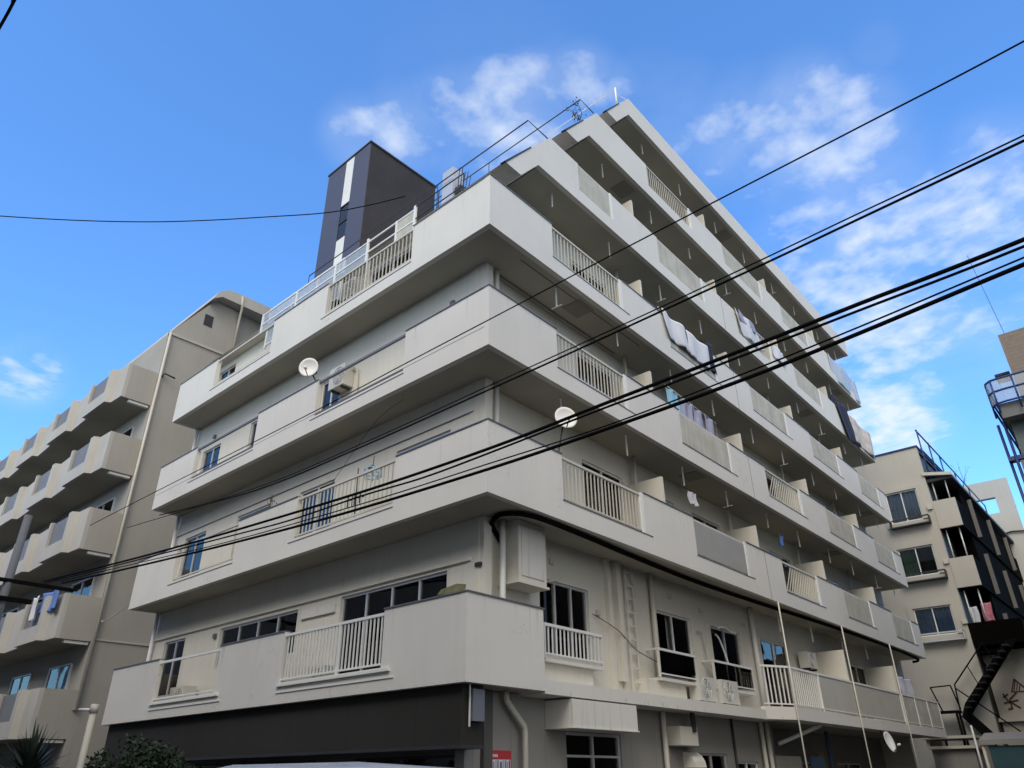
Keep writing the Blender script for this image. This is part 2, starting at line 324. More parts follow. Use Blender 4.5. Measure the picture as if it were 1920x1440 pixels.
# ================================================================== GROUND
g = MB().plan([(-400, -400), (500, -400), (500, 500), (-400, 500)], -0.6, -0.004).build('ground', ASPH); struct(g)
rd = MB(); rd.plan([(-7.4, -300), (-1.6, -300), (-1.6, 300), (-7.4, 300)], -0.4, 0.0)
rd.plan([(-1.6, -6.2), (300, -6.2), (300, -1.2), (-1.6, -1.2)], -0.4, 0.0); struct(rd.build('road', ASPH))
pv = MB(); pv.plan([(-1.6, -1.2), (300, -1.2), (300, 0.9), (-1.6, .9)], -0.3, 0.12); pv.plan([(-1.6, .9), (.8, .9), (.8, 200), (-1.6, 200)], -0.3, 0.12)
pv.plan([(-10.4, -300), (-7.4, -300), (-7.4, 300), (-10.4, 300)], -0.3, 0.12); struct(pv.build('pavement', PAVE))
ln = MB(); ln.plan([(-1.95, -.9), (-1.83, -.9), (-1.83, 120), (-1.95, 120)], 0.004, 0.008); ln.plan([(-7.15, -100), (-7.03, -100), (-7.03, 120), (-7.15, 120)], 0.004, 0.008)
struct(ln.build('road_marking', LINEW))

# ================================================================== MAIN BUILDING
Z = lambda n: 5.71+(n-3)*2.8
B = thing('apartment_building', 'white seven storey corner apartment block with long stepped balcony bands and slanted upper end', 'apartment building')
OR = {3: [(2.07, 4.95), (7.17, 10.0), (12.3, 15.0), (17.25, 19.9), (22.4, 24.95)], 4: [(2.07, 4.72), (7.14, 9.95), (12.28, 15.0), (17.25, 20.1), (22.4, 24.95)],
      5: [(2.07, 4.9), (7.17, 9.9), (12.25, 15.1), (17.25, 20.1), (22.4, 25.0)], 6: [(3.29, 4.82), (7.14, 9.9), (12.2, 15.0), (17.1, 19.8), (22.0, 25.2)],
      7: [(7.05, 9.78), (12.05, 15.2), (17.05, 19.8), (22.2, 25.7)]}
OL = {2: [(2.43, 5.5), (8.0, 10.9)], 3: [(2.43, 5.7), (8.15, 11.2)], 4: [(2.4, 5.5), (8.1, 11.3)], 5: [(2.4, 5.62), (8.1, 11.15)]}
PH = 1.30; T = 0.12
def band(fr, s0, s1, z0, zt, opens, base, n=0.0):
    mb = MB(); mb.box(fr, s0, s1, n-T, n, z0, z0+base)
    edges = [s0]+[x for o in opens for x in o]+[s1]
    for i in range(0, len(edges), 2): mb.box(fr, edges[i], edges[i+1], n-T, n, z0+base, zt)
    return mb
def coping(mb, fr, a, b, zt, n=0.0): mb.box(fr, a, b, n-T-.015, n+.02, zt, zt+.02)
COPE = mat('coping_metal', (0.16, 0.16, 0.17), 0.5, 0.3, var=0.05)
# floors 3-5: both faces
def loc_corner(z): pass
for k in (3, 4, 5):
    z0 = Z(k); zt = z0+PH
    band(FR_, 0, 26.0, z0, zt, OR[k], .40).build('balcony_parapet', PAINT, B)
    mb = band(FL, T, 13.5, z0, zt, OL[k], .37); mb.box(FL, 13.5-T, 13.5, -.85, -T, z0, zt); mb.build('balcony_parapet', PAINT, B)
    cp = MB(); coping(cp, FR_, -.015, OR[k][0][0], zt); coping(cp, FL, T+.01, OL[k][0][0], zt)
    for i in range(len(OR[k])): coping(cp, FR_, OR[k][i][1], OR[k][i+1][0] if i+1 < len(OR[k]) else 26, zt)
    for i in range(len(OL[k])): coping(cp, FL, OL[k][i][1], OL[k][i+1][0] if i+1 < len(OL[k]) else 13.5, zt)
    cp.build_each('coping', COPE, B)
    # slab: whole plate, its soffit shows below the balconies
    p = [FR_(T, -T, 0)[:2], FR_(25.997, -T, 0)[:2], (25.997, 13.3), FL(13.49, -T, 0)[:2]]
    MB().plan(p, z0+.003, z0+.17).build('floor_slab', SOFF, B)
    e = MB(); e.box(FR_, 26-T, 26, -1.2, -T, z0, zt); e.build('end_parapet', PAINT, B)
    # thin drip line under parapet openings
    dl = MB()
    for a, b in OR[k]: dl.box(FR_, a-.02, b+.25, -.01, .012, z0+.385, z0+.40)
    for a, b in OL[k]: dl.box(FL, a-.02, b+.15, -.01, .012, z0+.30, z0+.312)
    dl.build_each('drip_line', COPE, B)
# floors 6, 7 and roof: right face band + slanted end slab running back along the left street
def slant(z0, zA, sA, zt, opens, base, name):
    """A-B cut edge hangs below the soffit; the slab rises along the 1:1.23 setback line to the parapet top"""
    w = .54; sl = 1.225; sD = sA+(zt-zA)/sl; sC = sA+w+(z0-zA)/sl; sE = sD+w
    pts = [(sA, zA), (sA+w, zA), (sE, zt), (sD, zt)]
    S = FL.S; a = [FR_(s, 0, z) for s, z in pts]; b = [(x+S[0]*12.9, y+S[1]*12.9, z) for x, y, z in a]
    MB().prism(a, b).build('slanted_wall', PAINT, B)
    mb = MB(); o0 = opens[0][0] if opens else 26.0
    s_b = sA+w+(z0+base-zA)/sl
    if opens:
        mb.face_prism(FR_, [(sC, z0), (26, z0), (26, z0+base), (s_b, z0+base)], -T, 0)
        mb.face_prism(FR_, [(s_b, z0+base), (o0, z0+base), (o0, zt), (min(sE, o0-.02), zt)], -T, 0)
        edges = [x for o in opens for x in o][1:]+[26.0]
        for i in range(0, len(edges), 2): mb.box(FR_, edges[i], edges[i+1], -T, 0, z0+base, zt)
    else: mb.face_prism(FR_, [(sC, z0), (26, z0), (26, zt), (sE, zt)], -T, 0)
    mb.box(FR_, 26-T, 26, -1.2, -T, z0, zt)
    mb.build('balcony_parapet', PAINT, B)
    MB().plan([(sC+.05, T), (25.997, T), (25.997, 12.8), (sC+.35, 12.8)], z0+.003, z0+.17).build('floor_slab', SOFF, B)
    # soffit strip under the cut edge
    cp = MB(); cp.prism([FR_(sA-.03, .012, zA-.01), FR_(sA+.03, .012, zA-.01), FR_(sA+.03, -T, zA-.01), FR_(sA-.03, -T, zA-.01)],
                        [FR_(sA+(zt-zA)/sl*.55-.03, .012, zA+(zt-zA)*.55), FR_(sA+(zt-zA)/sl*.55+.01, .012, zA+(zt-zA)*.55), FR_(sA+(zt-zA)/sl*.55+.01, -T, zA+(zt-zA)*.55), FR_(sA+(zt-zA)/sl*.55-.03, -T, zA+(zt-zA)*.55)])
    cp.build('edge_flashing', DARKM, B)
    return sE
slant(14.11, 13.33, .47, 15.38, OR[6], .40, '6')
slant(16.91, 16.20, 2.82, 18.16, OR[7], .40, '7')
slant(19.71, 18.75, 4.98, 20.50, [], .4, 'roof')
# main outer walls behind the balconies
Pk = [6.09, 11.13, 16.15, 21.2]
WN = -1.1
winR = {}
for k in range(3, 8):
    z0 = Z(k); hs = []
    for i, p in enumerate(Pk+[25.9]):
        if k == 6 and i == 0: hs.append((4.2, 5.9, z0+.2, z0+2.2)); continue
        if k == 7 and i == 0: continue
        hs.append((p-1.78, p-.12, z0+.2, z0+2.2))
        if i > 0: hs.append((p-4.3, p-2.75, z0+.2, z0+2.2))
    winR[k] = hs
    sa = .9 if k < 5 else {5: 1.8, 6: 3.75, 7: 6.1}[k]
    if k == 5: MB().box(FR_, .9, 1.799, WN-.2, WN, z0+.17, 13.3).build('outer_wall', CREAM, B)
    mb = MB(); wall(mb, FR_, sa, 25.995, z0+.17, Z(k+1), WN, .2, hs); mb.build('outer_wall', CREAM, B)
CU = [CURT, CURTG, CURT, None, CURTB, CURT, CURTG]
q = 0
for k, hs in winR.items():
    for i, (a, b, c, e) in enumerate(hs):
        q += 1; cu = CU[(q*3+k) % 7]
        if (k, i) == (3, 0): cu = CURTB
        if (k, i) == (4, 0): cu = LILAC
        window(FR_, a, b, c, e, WN, B, 2, cu, (0, 1) if q % 3 else (0.0, .55), frame=WHITE if q % 2 else ALU)
# partitions between flats
for k in range(3, 8):
    z0 = Z(k)
    for i, p in enumerate(Pk):
        if k == 7 and i == 0: continue
        MB().box(FR_, p-.02, p+.06, WN+.003, -T-.003, z0+.17, z0+2.04).build('partition', CREAM, B)
# left street walls (behind the left bands)
HL = {2: [(1.81, 4.95, 3.1, 4.90), (6.50, 9.82, 3.95, 4.87), (11.6, 12.75, 3.5, 4.87)], 3: [(1.85, 3.5, 6.4, 7.69), (5.65, 7.05, 6.0, 7.66), (8.4, 9.95, 6.0, 7.72), (11.6, 12.8, 6.0, 7.70)],
      4: [(1.2, 3.0, 8.9, 10.2), (5.9, 6.72, 8.85, 10.50), (9.3, 10.10, 8.9, 10.48), (11.75, 12.8, 8.9, 10.38)], 5: [(3.4, 5.1, 11.6, 13.15), (5.85, 6.8, 11.6, 13.1), (11.78, 12.8, 11.7, 13.1)]}
for k, hs in HL.items():
    z0 = 2.87 if k == 2 else Z(k); z1 = {2: 5.71, 3: 8.51, 4: 11.31, 5: 13.32}[k]
    mb = MB(); wall(mb, FL, .9, 13.495, z0+.17, z1, -.85, .2, hs); mb.build('outer_wall', CREAM, B)
    for i, (a, b, c, e) in enumerate(hs):
        cu = {(2, 0): CURTG, (2, 1): CURTG, (2, 2): CURTG, (3, 1): CURT, (3, 3): CURT, (4, 1): CURTB, (4, 3): CURT, (5, 1): CURTG, (5, 2): CURTG}.get((k, i))
        if (k, i) == (2, 0): window(FL, a, b, c, e, -.85, B, 4, CURTG, (.35, .75))
        elif (k, i) == (2, 1): window(FL, a, b, c, e, -.85, B, 4, CURTG, (0, .3))
        else: window(FL, a, b, c, e, -.85, B, 2, cu, (.45, 1) if (k, i) in ((3, 1), (4, 3)) else (0, 1), frame=WHITE if (k, i) in ((3, 1), (4, 1)) else ALU)
# end walls, core returns and dark interior
mb = MB()
for z0, z1, xr, yr in ((0, 2.85, 26, 13.4), (3.05, 5.7, 26, 13.4), (5.9, 8.5, 26, 13.4), (8.7, 11.3, 26, 13.4), (11.5, 13.3, 26, 13.4)):
    mb.quad(FL(13.494, -.86, z0), FL(13.494, -1.06, z0), (26, 13.3, z0), (26, 13.3, z0)) if False else None
e = MB()
e.prism([FL(13.3, -1.06, 0), FL(13.49, -.853, 0), FL(13.49, -1.06, 0)], [FL(13.3, -1.06, 13.3), FL(13.49, -.853, 13.3), FL(13.49, -1.06, 13.3)])
e.plan([FL(13.29, -1.06, 0)[:2], FL(13.49, -1.06, 0)[:2], (25.99, 13.49), (25.99, 13.3)], 0, 13.3)
e.plan([(25.8, 1.31), (25.99, 1.31), (25.99, 13.29), (25.8, 13.29)], 0, 19.7)
e.build('end_wall', CREAM, B)
ins = MB()
ins.plan([(2.3, 2.6), (25.6, 2.6), (25.6, 2.7), (2.3, 2.7)], 0.2, 14.0); ins.plan([(4.6, 2.6), (25.6, 2.6), (25.6, 2.7), (4.6, 2.7)], 14.29, 16.8); ins.plan([(7.0, 2.6), (25.6, 2.6), (25.6, 2.7), (7.0, 2.7)], 17.1, 19.6); ins.plan([(2.3, 2.72), (2.4, 2.72), (2.4, 13.2), (2.3, 13.2)], 0.2, 13.3)
for p in Pk: ins.plan([(p, 1.32), (p+.08, 1.32), (p+.08, 2.58), (p, 2.58)], 3.0, 16.8 if p < 7 else 19.6)
for y in (3.3, 5.55, 7.6, 10.7): ins.plan([(1.5, y), (2.28, y), (2.28, y+.08), (1.5, y+.08)], 3.1, 13.2)
ins.build('room_partition', ROOM, B)
# corner post of the recessed wall (stops the two walls meeting open)
cpst = MB()
for k in (2, 3, 4, 5):
    z0 = 3.04 if k == 2 else Z(k)+.17; z1 = {2: 5.71, 3: 8.51, 4: 11.31, 5: 13.3}[k]
    cpst.plan([(.862, 1.09 if k > 2 else .99), (.899, 1.09 if k > 2 else .99), (.899, 1.3), (.862+.02, 1.3)], z0, z1)
    cpst.plan([(.90, 1.301 if k > 2 else 1.201), (1.10, 1.301 if k > 2 else 1.201), (1.10, 1.36), (.90, 1.36)], z0, z1)
cpst.build_each('corner_post', CREAM, B)
# railings in the balcony openings
for k in range(3, 8):
    z0 = Z(k)
    for i, (a, b) in enumerate(OR[k]):
        st = .125; sl = 0
        if (k, i) in ((3, 2), (4, 2)): sl = .55; st = .16
        rl = railing(FR_, a, b, -.05, z0+.40, z0+PH-.02, B, CRM, st, .02, sl)
        pan = {(3, 1): GREYP, (3, 3): FROST, (3, 4): FROST, (4, 1): FROST, (4, 3): FROST, (4, 4): FROST, (5, 2): FROST, (5, 3): FROST, (5, 4): FROST,
               (6, 0): FROST, (6, 1): FROST, (6, 3): FROST, (7, 1): FROST, (7, 2): FROST, (7, 3): FROST, (6, 4): FROST, (5, 0): None, (5, 1): FROST}.get((k, i))
        if pan: MB().box(FR_, a+.03, b-.03, -.032, -.024, z0+.45, z0+PH-.07).build('panel', pan, rl)
        # white end post on the right of each opening
        MB().box(FR_, b-.10, b-.003, -.11, -.004, z0+.403, z0+PH-.003).build('opening_post', WHITE, rl)
for k in (3, 4, 5):
    z0 = Z(k)
    for i, (a, b) in enumerate(OL[k]):
        railing(FL, a, b, -.05, z0+.37, z0+PH-.02, B, CRM if k != 4 else COPE, {3: .13, 4: 0, 5: .13}[k] if i == 0 else 0, .02, posts=(4.1,) if (k, i) == (5, 0) else ())
# second storey: corner balcony, ledge, right balcony
z0, zt = 2.87, 4.18
FC = Fr((0.0115, .42), (1, 0), (0, -1))
mb = MB(); mb.box(FC, 0, 1.9, -T, 0, z0, zt); mb.box(FC, 1.9-T, 1.9, -.57, -T, z0, zt); mb.build('balcony_parapet', PAINT, B)
mb = MB()
mb.box(FL, .42+T, 13.5, -T, 0, z0, z0+.37)
for a, b in ((.42+T, 2.43), (5.5, 8.0), (10.9, 13.5)): mb.box(FL, a, b, -T, 0, z0+.37, zt)
mb.box(FL, 13.5-T, 13.5, -.85, -T, z0, zt); mb.build('balcony_parapet', PAINT, B)
cp = MB(); cp.box(FC, -.015, 1.93, -T-.02, .02, zt, zt+.025)
for a, b in ((.42+T+.01, 2.43), (5.5, 8.0), (10.9, 13.5)): cp.box(FL, a, b, -T-.02, .02, zt, zt+.025)
cp.build_each('coping', COPE, B)
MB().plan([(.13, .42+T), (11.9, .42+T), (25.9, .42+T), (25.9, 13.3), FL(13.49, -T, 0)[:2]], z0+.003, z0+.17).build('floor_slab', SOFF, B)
for i, (a, b) in enumerate(OL[2]):
    railing(FL, a, b, -.05, z0+.37, zt-.04, B, WHITE, .105 if i == 0 else 0, .026, posts=(3.72,) if i == 0 else ())
sl = MB()
for a, b in OL[2]: sl.box(FL, a-.25, b+.02, -.01, .05, z0+.30, z0+.345); sl.box(FL, a-.35, b+.05, -.01, .02, z0+.19, z0+.21)
sl.build_each('sill', WHITE, B)
mb = MB(); mb.box(FR_, 1.912, 11.3, -1.0, -.42, 2.83, 3.05); mb.build('ledge', PAINT, B)
mb = MB(); mb.plan([(10.6, .42), (11.5, 0.0), (26, 0.0), (26, .54), (10.6, .54)], 2.84, 3.13); mb.build('balcony_edge', PAINT, B)
# 2F right wall with windows
h2 = [(2.55, 4.12, 3.58, 4.95), (6.7, 8.35, 3.62, 4.96), (9.37, 11.0, 3.62, 4.95), (12.3, 14.15, 3.2, 5.0), (16.3, 18.0, 3.2, 5.0), (19.4, 21.2, 3.2, 5.0), (22.4, 24.2, 3.2, 5.0)]
mb = MB(); wall(mb, FR_, .9, 25.995, 3.04, 5.71, -1.0, .2, h2); mb.build('outer_wall', CREAM, B)
window(FR_, *h2[0], -1.0, B, 3, mat('slate_curtain', (.13, .15, .21), .9), (.22, 1), open_=.18); window(FR_, *h2[1], -1.0, B, 2, CURTG, (.45, 1), open_=.45, frame=WHITE); window(FR_, *h2[2], -1.0, B, 2, CURT, (.5, 1))
window(FR_, *h2[3], -1.0, B, 2, CURTB, (.2, .9), frame=WHITE)
for h in h2[4:]: window(FR_, *h, -1.0, B, 2, CURTG, (0, .6), frame=WHITE)
for p in (16.15, 21.2): MB().box(FR_, p-.02, p+.06, -.997, -.06, 3.04, 5.0).build('partition', CREAM, B)
# rails and sills in front of the 2F windows
for i, (a, b) in enumerate(((2.3, 4.08), (6.2, 7.8), (8.7, 10.8))):
    rl = railing(FR_, a, b, -.72, 3.47, 4.05, B, WHITE, .115 if i == 0 else (0 if i == 1 else .6), .022)
    mb = MB(); mb.box(FR_, a, b, -.998, -.70, 3.40, 3.46)
    for s in (a, b): mb.box(FR_, s-.02, s+.02, -.998, -.70, 4.01, 4.05); mb.box(FR_, s-.02, s+.02, -.745, -.70, 3.46, 4.0)
    mb.build_each('sill', PAINT, B)
    if i: MB().box(FR_, a+.05, b-.05, -.712, -.706, 3.5, 4.0).build('panel', GLASS, rl)
MB().box(FR_, 1.95, 3.85, -.998, -.80, 3.056, 3.398).build('sill_block', CREAM, B); MB().box(FR_, 5.7, 7.4, -.998, -.80, 3.056, 3.398).build('sill_block', CREAM, B)
# balcony rail on the right half of 2F
rl = railing(FR_, 11.5, 13.4, .0-.03, 3.13, 4.1, B, WHITE, .13, .024)
FS_ = Fr((11.5, 0), (-.9/.993, .42/.993), (-.42/.993, -.9/.993)); railing(FS_, .02, .98, -.03, 3.13, 4.1, B, WHITE, .13, .03)
rl = railing(FR_, 13.4, 25.95, -.03, 3.13, 4.1, B, WHITE, 0, .02, posts=(13.45, 21.0, 22.7, 24.3, 25.9))
MB().box(FR_, 13.5, 20.9, -.028, -.022, 3.15, 4.05).build('panel', mat('cream_panel', (0.55, 0.53, 0.46), .5, var=.06, streak=.15, alpha=.93), rl)
MB().box(FR_, 21.05, 25.9, -.028, -.022, 3.15, 4.05).build('panel', FROST, rl)
# slim steel posts
for s in (11.42, 16.2, 21.0):
    MB().tube([FR_(s, .03, .12), FR_(s, .03, 5.70)], .021).build('post', CRM, B)
# hanging laundry arms under each soffit
arm = None
for k in range(4, 9):
    zz = Z(k)
    for i in range(5):
        for j, s in enumerate((2.6+5.04*i, 5.05+5.0*i)):
            if (k == 7 and s < 5) or (k == 8 and s < 7.2) or s > 25.7: continue
            L_ = .50 if (i+k+j) % 3 else .42
            mb = MB(); mb.box(FR_, s-.009, s+.009, -.37, -.34, zz-L_, zz); mb.box(FR_, s-.02, s+.02, -.385, -.325, zz-.01, zz)
            if (i*7+k*3+j) % 5 == 0: mb.box(FR_, s-.008, s+.008, -.50, -.22, zz-L_-.016, zz-L_)
            mb.build('laundry_arm', WHITE, B)
for s in (12.6, 15.0, 17.6, 20.0, 22.9): MB().box(FR_, s-.012, s+.012, -.52, -.48, 5.14, 5.71).build('laundry_arm', WHITE, B)
# escape hatches in the soffits
for s, k in ((3.6, 5), (6.3, 7), (8.4, 4), (18.8, 6), (18.5, 4), (24.0, 5), (23.7, 7), (13.6, 8)):
    MB().box(FR_, s-.3, s+.3, -.72, -.22, Z(k)-.012, Z(k)+.001).build('soffit_hatch', mat('hatch_dark', (.27, .25, .20), .8), B)
gr = MB(); gr.box(FR_, 1.3, 5.9, -1.0, -.97, 11.29, 11.312); gr.box(FR_, 1.3, 6.0, -.30, -.285, 11.298, 11.312); gr.build_each('soffit_joint', COPE, B)
# joints in the bands
jn = MB()
for k in (3, 4, 5, 6): jn.box(FR_, 11.13-.008, 11.13+.008, -.01, .004, Z(k)+.02, Z(k)+PH-.02)
jn.box(FL, .1, 13.45, -.01, .003, 8.51+.415, 8.51+.425); jn.build_each('joint_line', COPE, B)
# pipes
def pipe(pts, rad, m=None, name='drainpipe', parent=B): return MB().tube(pts, rad, 10).build(name, m or CRM, parent)
for k in range(3, 6): pipe([FR_(1.25, -.92, Z(k)+.17), FR_(1.25, -.92, Z(k+1))], .05, WHITE)
pipe([FR_(1.28, -.80, 3.04), FR_(1.28, -.80, 5.7)], .055, WHITE)
for k in range(3, 8):
    for p in Pk:
        if k == 7 and p < 7: continue
        pipe([FR_(p+.14, -.9, Z(k)+.17), FR_(p+.14, -.9, Z(k+1))], .045)
pipe([FR_(6.48, -.90, 3.05), FR_(6.48, -.90, 5.7)], .06); pipe([FR_(11.7, -.90, 3.05), FR_(11.7, -.90, 5.7)], .065, WHITE)
for k in (2, 3, 4): pipe([FL(13.36, -.76, Z(k)+.17), FL(13.36, -.76, Z(k+1))], .05, WHITE)
pipe([FR_(1.42, -.86, 2.86), FR_(1.45, -.86, 2.72), FR_(1.88, -.86, 2.36), FR_(1.9, -.86, 2.28), FR_(1.9, -.86, .12)], .05)
pipe([FR_(6.45, -.9, .12), FR_(6.45, -.9, 2.84)], .055)
for s in (11.25, 11.6): pipe([FR_(s, -.9, .12), FR_(s, -.9, 2.84)], .055)
pipe([FR_(9.75, -.96, .12), FR_(9.75, -.96, 2.84)], .03, DARKM)
# wall ribs, box column and ladder on the 2F wall
rb = MB(); rb.box(FR_, 4.72, 4.84, -.998, -.90, 3.06, 5.70); rb.box(FR_, 5.02, 5.16, -.998, -.86, 3.30, 5.70); rb.box(FR_, 5.17, 5.24, -.998, -.94, 3.06, 5.70); rb.build_each('wall_rib', CREAM, B)
lad = MB()
for s in (5.42, 5.72): lad.box(FR_, s-.015, s+.015, -.93, -.90, 3.1, 5.6)
for i in range(9): lad.box(FR_, 5.435, 5.705, -.925, -.905, 3.3+i*.28, 3.33+i*.28)
lad.build('ladder', CREAM, B)
bx = MB(); bx.box(FR_, 1.42, 2.2, -.998, -.55, 4.62, 5.705); bx.box(FR_, 1.38, 2.24, -.998, -.52, 4.58, 4.618); bx.build('duct_box', CREAM, B)
MB().box(FR_, 1.50, 2.12, -.548, -.535, 4.72, 5.6).build('duct_cover', PAINT, B)
# thick black hose along the 3F soffit
hz = 5.66
hose = [(1.42, -.95, 5.35), (1.30, -.97, 5.5), (1.05, -.85, 5.6), (.93, -.6, hz), (.98, -.36, hz), (1.25, -.20, hz), (1.8, -.15, hz), (3.1, -.20, hz), (5, -.32, hz), (7.8, -.42, hz), (11, -.36, hz), (14.5, -.22, hz), (17.8, -.14, hz), (22, -.12, hz), (25.4, -.2, hz-.02), (25.8, -.5, hz-.06)]
def smooth(pts, k=6):
    P = [Vector(p) for p in pts]; o_ = []
    for i in range(len(P)-1):
        p0, p1, p2, p3 = P[max(i-1, 0)], P[i], P[i+1], P[min(i+2, len(P)-1)]
        for j in range(k):
            t_ = j/k; o_.append(.5*((2*p1)+(-p0+p2)*t_+(2*p0-5*p1+4*p2-p3)*t_*t_+(-p0+3*p1-3*p2+p3)*t_**3))
    return o_+[P[-1]]
MB().tube(smooth([FR_(*p) for p in hose]), .045, 8).build('black_hose', BLACK, B)
def cable(pts, rad=.012, m=DARKM, name='wall_cable'): return MB().tube(smooth(pts), rad, 6).build(name, m, B)
cable([FR_(4.2, -.97, 4.5), FR_(4.9, -.84, 4.25), FR_(5.6, -.88, 3.95), FR_(6.4, -.80, 3.75)], .008)
cable([FR_(8.55, -.95, 4.7), FR_(8.75, -.93, 4.65), FR_(8.85, -.90, 4.1), FR_(8.9, -.75, 3.62)], .018, CRM, 'refrigerant_pipe')
cable([FR_(9.5, -.96, 4.75), FR_(9.6, -.90, 4.6), FR_(9.75, -.82, 4.0), FR_(9.6, -.72, 3.6)], .022, WHITE, 'refrigerant_pipe')
cable([FR_(9.55, -.90, 4.9), FR_(9.9, -.88, 4.95), FR_(10.2, -.88, 4.88), FR_(10.6, -.92, 4.9)], .03, WHITE, 'refrigerant_pipe')
cable([FR_(2.5, -.96, 4.85), FR_(2.75, -.85, 4.88), FR_(3.0, -.80, 5.0)], .02, CRM, 'refrigerant_pipe')
cable([FL(5.35, -.80, 10.35), FL(5.15, -.78, 10.3), FL(5.1, -.80, 9.8), FL(5.15, -.8, 9.3)], .02, CRM, 'refrigerant_pipe')
cable([FL(2.7, -.30, 8.45), FL(3.6, -.3, 8.2), FL(4.6, -.05, 7.0)], .005)
cable([FL(13.4, -.02, 5.95), FL(14.5, -.1, 5.75), FL(16.2, -.4, 5.8), FL(17.75, -.9, 6.1)], .012, CRM)
for s_, z_ in ((10.0, 4.72), (9.0, 7.55), (1.9, 10.7), (12.2, 10.7), (8.9, 13.2)):
    MB().box(FL, s_-.06, s_+.06, -.848, -.79, z_-.05, z_+.05).build('wall_vent', COPE, B)
for s_, z_ in ((2.9, 5.3), (7.4, 5.35), (4.4, 4.55), (11.3, 5.2), (8.9, 5.25)):
    MB().box(FR_, s_-.06, s_+.06, -.998, -.94, z_-.05, z_+.05).build('wall_vent', CRM, B)
# ground floor
fa = MB(); fa.plan([(.155, .62), FL(13.4, -.16, 0)[:2], FL(13.4, -.62, 0)[:2], (.62, .62)], 2.04, 2.868); fa.build('shop_fascia', FASC, B)
MB().plan([(.14, .60), FL(13.45, -.14, 0)[:2], FL(13.45, -.64, 0)[:2], (.64, .60)], 1.995, 2.04).build('fascia_trim', DARKM, B)
gf = MB()
hg = [(3.2, 4.95, .9, 2.33), (7.95, 9.38, 1.0, 2.07), (9.87, 11.03, 1.0, 1.92)]
wall(gf, FR_, .62, 11.95, .12, 2.86, -1.0, .2, hg); gf.build('ground_floor_wall', GREYW, B)
window(FR_, *hg[0], -1.0, B, 2, mat('frosted_green', (.16, .17, .12), .7, var=.35, scale=2.5), transom=1.95); window(FR_, *hg[1], -1.0, B, 2, mat('slate_curtain', (.13, .15, .21), .9)); window(FR_, *hg[2], -1.0, B, 2, CURT, (0, .6), frame=WHITE)
g2 = MB(); wall(g2, FL, .95, 13.4, .12, 2.86, -.95, .2, [(1.6, 4.2, .2, 1.95), (5.4, 8.2, .2, 1.95), (9.0, 12.0, .4, 1.95)]); g2.build('ground_floor_wall', mat('shop_wall', (.10, .095, .09), .7, var=.1), B)
for a, b in ((1.6, 4.2), (5.4, 8.2)): window(FL, a, b, .2, 1.95, -.95, B, 2, BROWN if a > 5 else None, (.2, .8), frame=DARKM)
window(FL, 9.0, 12.0, .4, 1.95, -.95, B, 3, None, frame=DARKM)
g3 = MB(); wall(g3, FR_, 11.97, 25.99, .12, 2.86, -2.4, .2, [(12.6, 13.8, .3, 1.95), (16.4, 18.6, .3, 2.0), (20.5, 23, .3, 2.0)]); g3.plan([(11.95, 1.0), (12.1, 1.0), (12.1, 2.39), (11.95, 2.39)], .12, 2.86); g3.build('ground_floor_wall', GREYW, B)
for a, b, c in ((12.6, 13.8, 1.95), (16.4, 18.6, 2.0), (20.5, 23, 2.0)): window(FR_, a, b, .3, c, -2.4, B, 2, None)
MB().box(FR_, 11.98, 13.9, -1.1, -1.05, .12, 2.08).build('cream_board', mat('cream_board', (.52, .50, .40), .6), B)
MB().box(FR_, 14.6, 15.6, -1.1, -1.04, .5, 2.1).build('blue_board', mat('blue_board', (.10, .17, .26), .6), B)
MB().box(FR_, 15.7, 16.3, -1.3, -1.24, .5, 2.2).build('brown_board', BROWN, B)
pipe([FR_(16.6, -1.2, .2), FR_(16.6, -1.2, 2.8)], .06, mat('blue_pipe', (.08, .13, .22), .5))
aw = MB(); aw.box(FR_, 2.62, 4.64, -.998, -.40, 2.365, 2.80); aw.box(FR_, 2.60, 4.66, -.998, -.38, 2.345, 2.364); aw.build('door_canopy', PAINT, B)
pipe([FR_(12.4, -1.0, 2.35), FR_(13.6, -.25, 2.80)], .05, WHITE)
MB().box(FL, 1.2, 13.4, -.848, -.80, 4.965, 5.02).build('wall_moulding', CREAM, B)
ms = MB(); ms.box(FL, 1.2, 13.4, -.848, -.825, 7.86, 7.875); ms.build('wall_cable', COPE, B)
for s, k in ((1.0, 4.86), (4.3, 7.55), (7.1, 10.95)):
    MB().box(FL, s-.07, s+.07, -.848, -.80, k-.03, k+.03).build('wall_vent', DARKM, B)
st = MB(); st.add([FL(1.35, -.846, 4.45), FL(2.05, -.846, 4.50), FL(1.95, -.846, 4.58), FL(1.55, -.846, 4.62), FL(1.3, -.846, 4.57)], [(0, 1, 2, 3, 4)]); st.build('moss_stain', LILG, B)
MB().box(FL, 5.1, 6.3, -.848, -.80, 4.62, 4.80).build('wall_grille', PAINT, B)
